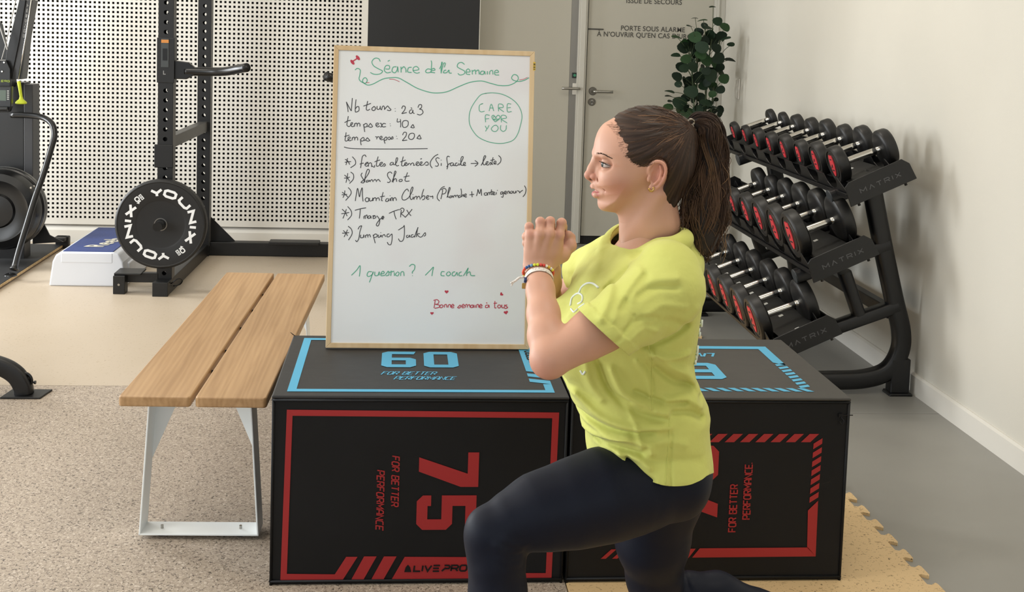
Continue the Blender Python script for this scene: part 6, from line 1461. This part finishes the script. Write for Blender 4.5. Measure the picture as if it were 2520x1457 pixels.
def shirt_field():
    h = .0030; F = Field((.225, 2.12, .455), (.675, 2.70, 1.075), h)
    x, y, z = F.ax[0][:, None, None], F.ax[1][None, :, None], F.ax[2][None, None, :]
    zz = np.array([q2(1560, r[0])[1] for r in rows]); o = np.argsort(zz)
    it = lambda a: np.interp(F.ax[2], zz[o], np.array(a)[o])[None, None, :]
    fx = it([q2(r[1], r[0])[0] for r in rows]); bx = it([q2(r[2], r[0])[0] for r in rows]); bb = it([r[3] for r in rows]); yw = it([math.radians(r[4]) for r in rows])
    cx = (fx+bx)/2; w_ = (bx-fx)/2; c, s = np.cos(yw), np.sin(yw); a2 = np.maximum((w_**2-(bb*s)**2)/c**2, (.35*w_)**2); aa = np.sqrt(a2)
    X, Y = x-cx, y-MY; u = X*c+Y*s; v = -X*s+Y*c; n_ = 2.35
    d = ((np.abs(u/aa)**n_+np.abs(v/bb)**n_)**(1/n_)-1)*np.minimum(aa, bb)*.92
    top = zz.max(); d = np.maximum(d, z-top)
    F.D = d.astype(np.float32)
    # bust on both sides of the chest
    for s_ in (-1, 1): F.ell((.345+(.02 if s_ < 0 else -.01), MY+s_*.062, .80), (.055, .06, .062), .05)
    # shoulders and sleeves
    F.cone(Q(1628, 622, MY-.062), Q(1644, 668, 2.29), .030, .048, .035); F.cone(Q(1548, 588, MY+.068), SHF+V(0, -.012, .012), .030, .046, .035); F.cone(Q(1655, 600, MY), Q(1672, 650, MY), .03, .05, .04)
    F.cone(Q(1640, 662, 2.285), SHN, .052, .064, .03)
    F.chain([neck_pt(t, 1.10, -.010) for t in np.linspace(0, 2*pi, 25)], [.010]*25, .016)
    SE = Q(1496, 811, 2.203); dn = unit(V(-.66, -.05, -.75)); CP = Q(1493, 824, 2.20); F.chain([SHN, Q(1560, 768, 2.23), Q(1488, 812, 2.20), Q(1420, 852, 2.185)], [.0650, .0610, .0580, .0560], .012, k0=.035); SE = CP
    SF = Q(1418, 682, 2.640); dfn = unit(SF-SHF); F.chain([SHF, SHF+(SF-SHF)*.6, SF+dfn*.03], [.060, .052, .046], .012, k0=.035); F.cone(SF-dfn*.015, SF+dfn*.03, .0485, .0485, .002)
    # folds traced on the near side: (pts px, amplitude m, width m); negative amplitude = crease
    K = [
     ([(1500, 905), (1530, 960), (1600, 1000), (1640, 1012)], .0075, .013), ([(1470, 890), (1500, 960), (1560, 1010), (1640, 1035)], -.005, .010),
     ([(1420, 985), (1480, 1030), (1560, 1045), (1640, 1040)], .0085, .013), ([(1445, 1045), (1520, 1060), (1600, 1056)], -.006, .009),
     ([(1450, 1090), (1520, 1075), (1585, 1083), (1596, 1100)], .0065, .011), ([(1500, 1105), (1560, 1118), (1590, 1135)], .005, .010), ([(1480, 1100), (1540, 1103), (1575, 1108)], -.0045, .007),
     ([(1540, 1120), (1570, 1150), (1595, 1165)], -.005, .007), ([(1520, 1115), (1545, 1140), (1560, 1165)], .004, .008),
     ([(1600, 860), (1650, 900), (1700, 930), (1730, 985)], .0075, .014), ([(1580, 840), (1625, 830), (1690, 800)], -.006, .010), ([(1600, 860), (1650, 875), (1695, 872)], .005, .010),
     ([(1610, 900), (1660, 940), (1710, 960), (1738, 1000)], -.005, .010), ([(1640, 985), (1690, 985), (1735, 1010)], .006, .012), ([(1650, 1015), (1700, 1022), (1735, 1040)], -.0055, .010), ([(1560, 960), (1620, 985), (1690, 995)], -.0045, .008),
     ([(1540, 990), (1560, 1040), (1572, 1090)], .003, .008), ([(1440, 880), (1450, 940), (1480, 985)], .004, .012), ([(1480, 900), (1505, 960), (1545, 985)], -.004, .008), ([(1560, 880), (1590, 930), (1600, 985)], .0035, .007), ([(1585, 890), (1603, 930), (1602, 1000)], -.0025, .005),
     ([(1648, 1060), (1642, 1120), (1638, 1180)], -.0022, .0035), ([(1455, 1060), (1500, 1075), (1540, 1070)], .004, .009),
     ([(1525, 700), (1560, 668), (1640, 660)], .0035, .012), ([(1545, 700), (1585, 684), (1640, 682)], -.003, .008), ([(1480, 740), (1520, 690), (1560, 650)], .004, .013), ([(1500, 725), (1540, 680), (1570, 660)], -.0045, .009),
     ([(1560, 740), (1600, 720), (1660, 730)], .0025, .010), ([(1560, 770), (1620, 760), (1680, 790)], -.0028, .012), ([(1585, 830), (1640, 795), (1690, 740)], .003, .016), ([(1510, 620), (1490, 680), (1450, 740)], .005, .012), ([(1500, 600), (1465, 650), (1430, 700)], -.004, .010),
     ([(1520, 790), (1555, 770), (1590, 780)], .003, .008), ([(1505, 770), (1550, 745), (1590, 750)], -.003, .007), ([(1470, 800), (1500, 780), (1530, 740)], -.0025, .006),
     ([(1600, 1080), (1640, 1075), (1680, 1085)], .0025, .012), ([(1600, 1130), (1660, 1120), (1720, 1135)], -.002, .015), ([(1480, 1110), (1530, 1150), (1600, 1183), (1650, 1192), (1740, 1165)], .0014, .006)]
    X2, Z2 = F.ax[0][:, None], F.ax[2][None, :]; disp = np.zeros((F.n[0], F.n[2]))
    for pts, am, wd in K:
        p = [q2(a, b, 2.29) for a, b in pts]; p = [tuple(q) for q in catmull([V(*q) for q in p], 4)]
        disp += am*np.exp(-(seg_d2(X2, Z2, p)/(wd*.68))**2)*1.45
    rg = np.random.default_rng(5)
    for _ in range(22):
        kx, kz, ph = rg.normal(0, 26), rg.normal(0, 26), rg.uniform(0, 6.28); disp += .00035*np.sin(kx*X2+kz*Z2+ph)
    near = np.clip((MY+.03-F.ax[1])/.06, 0, 1)[None, :, None]
    far = np.clip((F.ax[1]-MY+.03)/.06, 0, 1)[None, :, None]
    F.D -= (disp[:, None, :]*(near+.45*far)).astype(np.float32)
    dp = (x-SE[0])*dn[0]+(y-SE[1])*dn[1]+(z-SE[2])*dn[2]; rr = np.sqrt((x-SE[0])**2+(y-SE[1])**2+(z-SE[2])**2)
    F.D -= (.0024*((dp > -.021) & (rr < .085) & (y < 2.33))).astype(np.float32)
    return F, SE, dn, SF, dfn
SF_, SE, dn, SFa, dfn = shirt_field(); sv, sf = SF_.mesh()
# hem: curved line measured on the near side, mirrored on the far side
HEMX = (1300, 1448, 1470, 1492, 1530, 1565, 1600, 1640, 1690, 1725, 1746, 1800); HEMY = (1112, 1113, 1114, 1122, 1147, 1168, 1184, 1196, 1195, 1182, 1168, 1150)
_hm = catmull([V(a_, b_) for a_, b_ in zip(HEMX, HEMY)], 5); HEMX = [p[0] for p in _hm]; HEMY = [p[1] for p in _hm]
def hem_g(v, up=0.):
    w_ = np.array(v); w_[:, 1] = np.minimum(w_[:, 1], 2*MY-w_[:, 1]); px, py = projpx(w_)
    return (np.interp(px, HEMX, HEMY)-py)/1280-up
sv, sf = clip(sv, sf, hem_g(sv))
# cuffs: cut by the plane across each sleeve (only around the sleeve)
def cut_plane(v, f, p, d, rad):
    r = v-p; t = (r @ rad); ax_d = np.linalg.norm(r-t[:, None]*rad, axis=1)
    return clip(v, f, np.where((ax_d < .071) & (np.abs(t) < .16), -(r @ d), .01))
sv, sf = cut_plane(sv, sf, SE, dn, unit(Q(1425, 858, 2.185)-Q(1560, 775, 2.23))); sv, sf = cut_plane(sv, sf, SFa, dfn, dfn)
# neck opening: tunnel through the collar ring
def neck_g(v):
    w_ = (v[:, 1]-NC[1])/.0640; u = (v[:, 0]-NC[0]+.028*w_)/.0600
    hp = v[:, 2]-(NC[2]+(v[:, 0]-NC[0])*NSL+.030*np.maximum(0, w_))
    return np.maximum((np.sqrt(u*u+w_*w_)-1)*.06, -(hp+.022))
sv, sf = clip(sv, sf, neck_g(sv))
M_shirt = mat('lime_cotton', 'CDD074', .8, noise=(3, 'C6C96C', .35, .7), bump=(26, .45, .007), sheen=.1, spec=.2)
shirt = to_obj('t_shirt', sv, sf, M_shirt, PER, smooth_it=1, solid=.0022)
# collar band, sleeve rolls, seams on the surface
from mathutils.bvhtree import BVHTree
SBV = BVHTree.FromPolygons([tuple(p) for p in sv], [tuple(int(i) for i in q) for q in sf])
def surf_y(F, px, py, off=.0006, **k):
    """first point of the finished cloth met by the sight line through a pixel"""
    d = unit(_ray(px, py)); h_ = SBV.ray_cast(Vector(CAM), Vector(d), 6)
    return None if h_[0] is None else np.array(h_[0])-d*off
def seam(name, pts, r=.0008, m=None):
    pp = [surf_y(SF_, *p, off=.0004) for p in catmull([V(*p, 0)[:2] for p in pts], 5)]; pp = [p for p in pp if p is not None]
    return MB().tube(pp, r, 6).build(name, m or M_shirt, shirt, smooth=True)
# collar: ribbon ring at the neck hole
ang = np.linspace(0, 2*pi, 65)[:-1]; mb = MB(); vs = []
prof_c = [(.985, .0010), (1.01, .0060), (1.05, .0066), (1.12, .0040), (1.20, -.0020), (1.235, -.0060), (1.16, -.0090), (1.0, -.0060)]
for t in ang: vs += [neck_pt(t, k_, d_) for k_, d_ in prof_c]
n8 = len(prof_c); N_ = len(ang)
mb.add(vs, [(i*n8+k, i*n8+(k+1) % n8, ((i+1) % N_)*n8+(k+1) % n8, ((i+1) % N_)*n8+k) for i in range(N_) for k in range(n8)]); mb.build('collar', M_shirt, shirt, smooth=True)
seam('side_seam', [(1596, 850), (1604, 900), (1602, 960), (1604, 1010)]); seam('side_seam', [(1648, 1030), (1647, 1080), (1640, 1150), (1637, 1192)])
# white prints: logo on the chest (partly seen) and letters on the back
M_prt = mat('shirt_white_print', 'E4EDE6', .6)
def surf_stroke(mb, pts, w_):
    pp = [surf_y(SF_, *p, off=.0012) for p in catmull([V(*p, 0)[:2] for p in pts], 5)]; pp = [p for p in pp if p is not None]
    run = []
    for p in pp:
        if run and np.linalg.norm(p-run[-1]) > .012:
            if len(run) > 2: mb.tube(run, w_/2, 6)
            run = []
        run.append(p)
    if len(run) > 2: mb.tube(run, w_/2, 6)
mb = MB()
for pts, w_ in (([(1424, 722), (1432, 706), (1446, 697), (1460, 698), (1473, 708)], .0045), ([(1404, 752), (1408, 733), (1422, 722), (1433, 728), (1432, 742), (1422, 748)], .0045), ([(1405, 760), (1413, 768), (1424, 758), (1438, 748)], .004)): surf_stroke(mb, pts, w_)
for pts, w_ in (([(1428, 912), (1434, 921), (1440, 914)], .004),): surf_stroke(mb, pts, w_)
if mb.v: mb.build('chest_print', M_prt, shirt, smooth=True)
mb = MB()
xs = []
for zpx, hpx in ((785, 16), (812, 10), (852, 26), (880, 10)):
    q = q2(1699, zpx, MY-.05); 
    row = int(round((q[1]-SF_.lo[2])/SF_.h)); 
    for yy in np.arange(MY-.075, MY+.07, .045 if hpx > 12 else .03):
        iy = int(round((yy-SF_.lo[1])/SF_.h)); colx = np.where(SF_.D[:, iy, row] < 0)[0]
        if not len(colx): continue
        xx = SF_.ax[0][colx.max()]+.0016; hw = hpx*.0004
        mb.tube([V(xx, yy-.008, q[1]+hw), V(xx, yy-.008, q[1]-hw), V(xx+.0006, yy+.010, q[1]-hw)], .0022, 6)
if mb.v: mb.build('back_print', M_prt, shirt, smooth=True)
# ---------------------------------------------------------------- leggings
def leg_field():
    F = Field((.09, 2.12, .0), (1.10, 2.76, .66), .0042)
    F.ell((.560, MY, .565), (.082, .150, .105), 0); F.ell(Q(1660, 1150, MY), (.055, .140, .075), .04)
    hp, kn, an = LN['hip'], LN['knee'], LN['ank']
    # front thigh: traced top and bottom contours give centre and radius
    secs = [((1610, 1130), (1655, 1262), 2.335), ((1540, 1115), (1600, 1292), 2.325), ((1460, 1118), (1510, 1318), 2.31), ((1380, 1150), (1420, 1334), 2.30), ((1300, 1182), (1338, 1340), 2.29), ((1232, 1226), (1284, 1342), 2.28)]
    pts, rs_ = [], []
    for a, b, y in secs:
        a3, b3 = Q(*a, y), Q(*b, y); pts.append((a3+b3)/2); rs_.append(np.linalg.norm(a3-b3)/2*.985)
    F.chain(pts, rs_, .035, k0=.05)
    k3 = Q(1216, 1316, 2.275); F.cone(pts[-1], k3, rs_[-1], .050, .02)
    F.ell(Q(1188, 1300, 2.272), (.030, .036, .036), .02)
    F.chain([k3, Q(1222, 1380, 2.272), Q(1225, 1457, 2.27), V(.19, 2.27, .22), V(an[0], an[1], .13)], [.050, .0520, .0535, .046, .036], .02)
    F.ell(Q(1185, 1335, 2.27), (.026, .032, .035), .02)
    F.ell(Q(1674, 1180, 2.345), (.045, .07, .066), .03); F.ell(Q(1668, 1190, 2.50), (.045, .07, .066), .03)
    # rear thigh and shin
    k2 = LF['knee']; 
    F.chain([Q(1625, 1215, 2.50), Q(1606, 1330, 2.53), Q(1611, 1420, 2.565), k2], [.085, .0780, .0600, .050], .02, k0=.05)
    sh_ = [k2, Q(1690, 1464, 2.60), Q(1765, 1468, 2.61), Q(1865, 1505, 2.62), LF['ank']]
    F.chain(sh_, [.050, .0480, .0520, .046, .034], .02)
    # stretch folds behind the front knee and at the hip
    K = [([(1215, 1330), (1245, 1345), (1280, 1350)], .004, .006), ([(1220, 1345), (1250, 1362), (1283, 1368)], .0035, .005), ([(1225, 1362), (1252, 1378), (1280, 1382)], .003, .005), ([(1235, 1318), (1262, 1332), (1290, 1335)], .003, .006),
         ([(1690, 1420), (1694, 1445), (1700, 1457)], -.004, .006), ([(1660, 1415), (1668, 1440), (1670, 1457)], .003, .008)]
    X2, Z2 = F.ax[0][:, None], F.ax[2][None, :]; disp = np.zeros((F.n[0], F.n[2]))
    for p_, am, wd in K: disp += am*np.exp(-(seg_d2(X2, Z2, [q2(a, b, 2.24 if a < 1640 else 2.56) for a, b in p_])/wd)**2)
    F.D -= disp[:, None, :].astype(np.float32); return F
LGF = leg_field(); lv_, lf_ = LGF.mesh()
lv_, lf_ = clip(lv_, lf_, -hem_g(lv_, .024))
M_leg = mat('navy_leggings', '0A1020', .55, bump=(700, .15, .0006), spec=.22)
to_obj('leggings', lv_, lf_, M_leg, PER, smooth_it=3)
# shoes (below the frame)
M_shoe = mat('white_trainer', 'D8D8D6', .6); M_sole = mat('shoe_sole', 'E8E8E6', .6)
F = Field((.0, 2.21, .0), (.26, 2.33, .13), .004); a = LN['ank']
F.chain([a+V(.02, 0, -.045), a+V(-.07, 0, -.055), a+V(-.135, 0, -.063)], [.040, .036, .026], .03); F.cone(a+V(.01, 0, .01), a+V(.0, 0, -.03), .042, .044, .03)
v_, f_ = F.mesh(); v_, f_ = clip(v_, f_, v_[:, 2]-MT-.02); to_obj('shoe', v_, f_, M_shoe, PER)
mb = MB(); ol = [(a[0]+.062*math.cos(t)-.055*0+(-.062 if math.cos(t) < 0 else .0)*1.35, a[1]+.040*math.sin(t)) for t in np.linspace(0, 2*pi, 25)[:-1]]
mb.prism(ol, V(0, 0, MT), V(1, 0, 0), V(0, 1, 0), V(0, 0, .024)); mb.build('shoe_sole', M_sole, PER, bevel=.004)
b = LF['ank']; F = Field((.83, 2.55, .0), (1.12, 2.71, .24), .004)
toe = V(.925, 2.63, MT+.030); F.chain([b+V(.030, 0, .0), V(.95, 2.63, .072), toe], [.038, .036, .026], .03); F.cone(toe, toe+V(-.045, 0, -.004), .026, .021, .02)
v_, f_ = F.mesh(); v_, f_ = clip(v_, f_, v_[:, 2]-MT-.008); to_obj('shoe', v_, f_, M_shoe, PER)
mb = MB(); mb.tube(catmull([b+V(.060, 0, -.010), V(.985, 2.63, .070), V(.965, 2.63, MT+.022), V(.94, 2.63, MT+.010), V(.86, 2.63, MT+.010)], 5), 1, 12, sq=(.07, .02), up=(0, 1, 0)); mb.build('shoe_sole', M_sole, PER, smooth=True)
# ---------------------------------------------------------------- bracelets on the near wrist
fd_ = unit(WRN-ELN)
def wrist_ring(c, tilt, ra, rb, n=40):
    e2 = unit(np.cross(fd_, V(0, 1, 0))); e3 = np.cross(fd_, e2); out = []
    for t in np.linspace(0, 2*pi, n+1)[:-1]:
        out.append(c+e2*ra*math.cos(t)+e3*rb*math.sin(t)+fd_*(tilt[0]*math.cos(t)+tilt[1]*math.sin(t)))
    return out
wc = lambda s: ELN+(WRN-ELN)*s
def band(name, ring, hgt, m, par=PER):
    mb = MB(); N_ = len(ring); c = sum(ring)/N_; vs = []
    for p in ring:
        o_ = unit(p-c); vs += [p-fd_*hgt/2, p-fd_*hgt/2+o_*.0012, p+fd_*hgt/2+o_*.0012, p+fd_*hgt/2]
    mb.add(vs, [(i*4+k, i*4+(k+1) % 4, ((i+1) % N_)*4+(k+1) % 4, ((i+1) % N_)*4+k) for i in range(N_) for k in range(4)]); return mb.build(name, m, par, smooth=False)
M_brw = mat('printed_ribbon', 'E3DDD6', .7, noise=(260, 'B0A49A', .56, .62, 2))
ZR = .0268
band('ribbon_bracelet', wrist_ring(wc(.90), (.002, .002), ZR, ZR), .0085, M_brw); band('ribbon_bracelet', wrist_ring(wc(1.02), (.004, -.004), ZR-.0010, ZR-.0016), .0075, M_brw)
rg_ = wrist_ring(wc(.985), (.003, -.006), ZR+.0022, ZR+.0018, 30)
bcol = ['E5552B', 'E5552B', 'E0472A', '2F5C94', '2F5C94', '6F9BC4', 'D9DE3A', 'D9DE3A', 'D8483F', 'D8483F', 'F0E9D8', 'E3B93C', 'E5E2DA', 'E9DE4A', 'D94F3C']
for i, p in enumerate(rg_):
    cname = bcol[i % len(bcol)]; MB().sphere(p, .0031, 10, 6).build('bead', mat('bead_'+cname.lower(), cname, .35), PER, smooth=True)
MB().tube(wrist_ring(wc(.94), (.001, .004), ZR-.0004, ZR-.0004)+[wrist_ring(wc(.94), (.001, .004), ZR-.0004, ZR-.0004)[0]], .0007, 5).build('cord_bracelet', mat('brown_cord', '7A4B33', .7), PER, smooth=True)
tl = Q(1291, 682, 2.315)
mb = MB()
mb.tube(catmull([tl, tl+V(-.010, 0, -.001), tl+V(-.018, -.002, -.007), tl+V(-.027, -.003, -.012)], 4), [.0022]*13, 6); mb.tube(catmull([tl+V(-.018, -.002, -.006), tl+V(-.024, -.003, -.013), tl+V(-.025, -.003, -.017)], 4), .0014, 6)
mb.build('ribbon_tail', M_brw, PER, smooth=True)
MB().tube([tl+V(.002, -.002, 0), tl+V(.001, -.003, -.010)], .0028, 8).build('blue_knot', mat('blue_thread', '2C3A66', .7), PER, smooth=True)
MB().box(tl+V(-.001, -.003, -.0165), (.008, .004, .011)).build('gold_charm', mat('gold_charm', 'B99A5B', .3, 1.), PER, bevel=.001)
# ================================================================== PLANT
PLN = thing('potted_plant', (1.86, 7.42, 0), 'tall leafy green plant with round dark leaves in the corner beside the exit door', 'plant')
M_leafs = [mat('leaf_green', '1E3420', .6, spec=.25, noise=(60, '18291B', .3, .7)), mat('leaf_green_light', '2C4A28', .55, spec=.25, noise=(60, '223B20', .3, .7)), mat('leaf_green_dark', '152418', .6, spec=.2)]
M_stem = mat('stem_green', '3B4A2C', .6)
PYc = 7.45
rp = random.Random(21)
def leaf_mesh(m, k):
    mb = MB(); N = 12; vs = [V(0, 0, 0)]; 
    for i in range(N):
        t = 2*pi*i/N; r = 1-.10*math.cos(t*1.0)+(.0); x = math.cos(t)*r*(.92 if math.cos(t) > 0 else 1.12); y = math.sin(t)*.86; vs.append(V(x, y, .16*(y*y)-.10*x*x*(1 if k else .4)))
    fs = [(0, 1+i, 1+(i+1) % N) for i in range(N)]; mb.add(vs, fs)
    me = bpy.data.meshes.new('leaf'); me.from_pydata([tuple(v) for v in mb.v], [], mb.f); me.polygons.foreach_set('use_smooth', [True]*len(me.polygons)); me.materials.append(m); return me
lms = [leaf_mesh(m, k) for k in (0, 1) for m in M_leafs]
def leaf_at(px, py, r_px, tilt=None, y=None, li=None):
    y = PYc+rp.uniform(-.10, .12) if y is None else y; p = P(px, py, y); r = r_px*y/FPX
    o = bpy.data.objects.new('leaf', lms[rp.randrange(6) if li is None else li]); COL.objects.link(o); o.parent = PLN
    o.location = tuple(p-V(*PLN.location)); 
    if tilt is None: tilt = (rp.uniform(45, 120), rp.uniform(-35, 35), rp.uniform(0, 360))
    o.rotation_euler = [math.radians(a) for a in tilt]; o.scale = (r, r, r); return p
big = [(1768, 53, 13, 95), (1786, 68, 14, 60), (1744, 69, 13, 25), (1713, 92, 17, 80), (1754, 97, 20, 95), (1707, 110, 22, 95), (1685, 118, 17, 90), (1730, 117, 18, 85), (1665, 136, 12, 30), (1727, 135, 15, 70), (1771, 143, 17, 90), (1799, 148, 15, 20), (1686, 168, 13, 95), (1707, 166, 16, 80), (1668, 190, 14, 75), (1671, 207, 10, 95), (1752, 187, 20, 90), (1784, 194, 15, 95), (1732, 212, 14, 60), (1775, 220, 12, 90), (1704, 226, 18, 80), (1650, 226, 13, 10), (1648, 237, 11, 10), (1652, 249, 10, 15), (1676, 255, 19, 95), (1647, 264, 13, 45), (1740, 255, 18, 35), (1757, 264, 13, 10), (1720, 270, 14, 90), (1695, 280, 18, 90), (1743, 285, 15, 90), (1757, 290, 11, 80), (1763, 245, 7, 60), (1755, 17, 9, 15), (1711, 45, 9, 5), (1700, 65, 12, 15), (1731, 50, 13, 10), (1667, 92, 14, 20), (1788, 95, 14, 20), (1800, 110, 10, 40), (1720, 190, 17, 85), (1740, 150, 16, 80), (1690, 145, 14, 85), (1700, 200, 15, 80), (1725, 240, 14, 80), (1690, 240, 13, 75), (1765, 120, 14, 80), (1740, 175, 12, 80)]
stalks = []
for px, py, r, t in big:
    yy = PYc+rp.uniform(-.12, .08)
    stalks.append(leaf_at(px, py, r, (t, rp.uniform(-30, 30), rp.uniform(-25, 25)) if t > 50 else (t, rp.uniform(-15, 15), rp.uniform(-40, 40)), yy))
for i in range(70):
    t = rp.random(); py = 60+230*t; cxp = 1735-14*t; wpx = 52
    stalks.append(leaf_at(cxp+rp.uniform(-wpx, wpx), py, rp.uniform(9, 17), None, PYc+rp.uniform(-.05, .14)))
for i in range(50):  # lower foliage, behind the woman's hair
    stalks.append(leaf_at(1720+rp.uniform(-42, 42), rp.uniform(300, 470), rp.uniform(10, 17)))
mains = []
for k in range(5):
    b = V(1.86+.03*math.cos(k*1.3), 7.42+.03*math.sin(k*1.3), .26); t_ = P(1700+k*18, 70+25*abs(k-3), PYc+.02*k)
    m_ = catmull([b, b*.6+t_*.4+V(rp.uniform(-.03, .03), 0, 0), b*.25+t_*.75+V(rp.uniform(-.03, .03), 0, 0), t_], 6); mains.append(m_)
    MB().tube(m_, .0045, 6).build('stem', M_stem, PLN, smooth=True)
mb = MB(); allm = [p for m_ in mains for p in m_]
for p in stalks:
    q = min(allm, key=lambda a: np.linalg.norm(a+V(0, 0, .08)-p)); mb.tube(catmull([q, (q+p)/2+V(0, 0, .015), p], 3), .0017, 4, cap=False)
o = mb.build('leaf_stalks', M_stem, PLN, smooth=True); o['kind'] = 'stuff'
MB().lathe((1.86, 7.42, 0), (0, 0, 1), [(0, .10), (.02, .11), (.26, .135), (.28, .135), (.28, .12), (.24, .115)], 32).build('pot', mat('dark_pot', '2A2A2B', .6), PLN, smooth=True, angle=40)
MB().lathe((1.86, 7.42, .235), (0, 0, 1), [(0, .115), (.01, .11), (.012, 0)], 24).build('soil', mat('potting_soil', '2B211A', .95, bump=(80, .6, .01)), PLN)
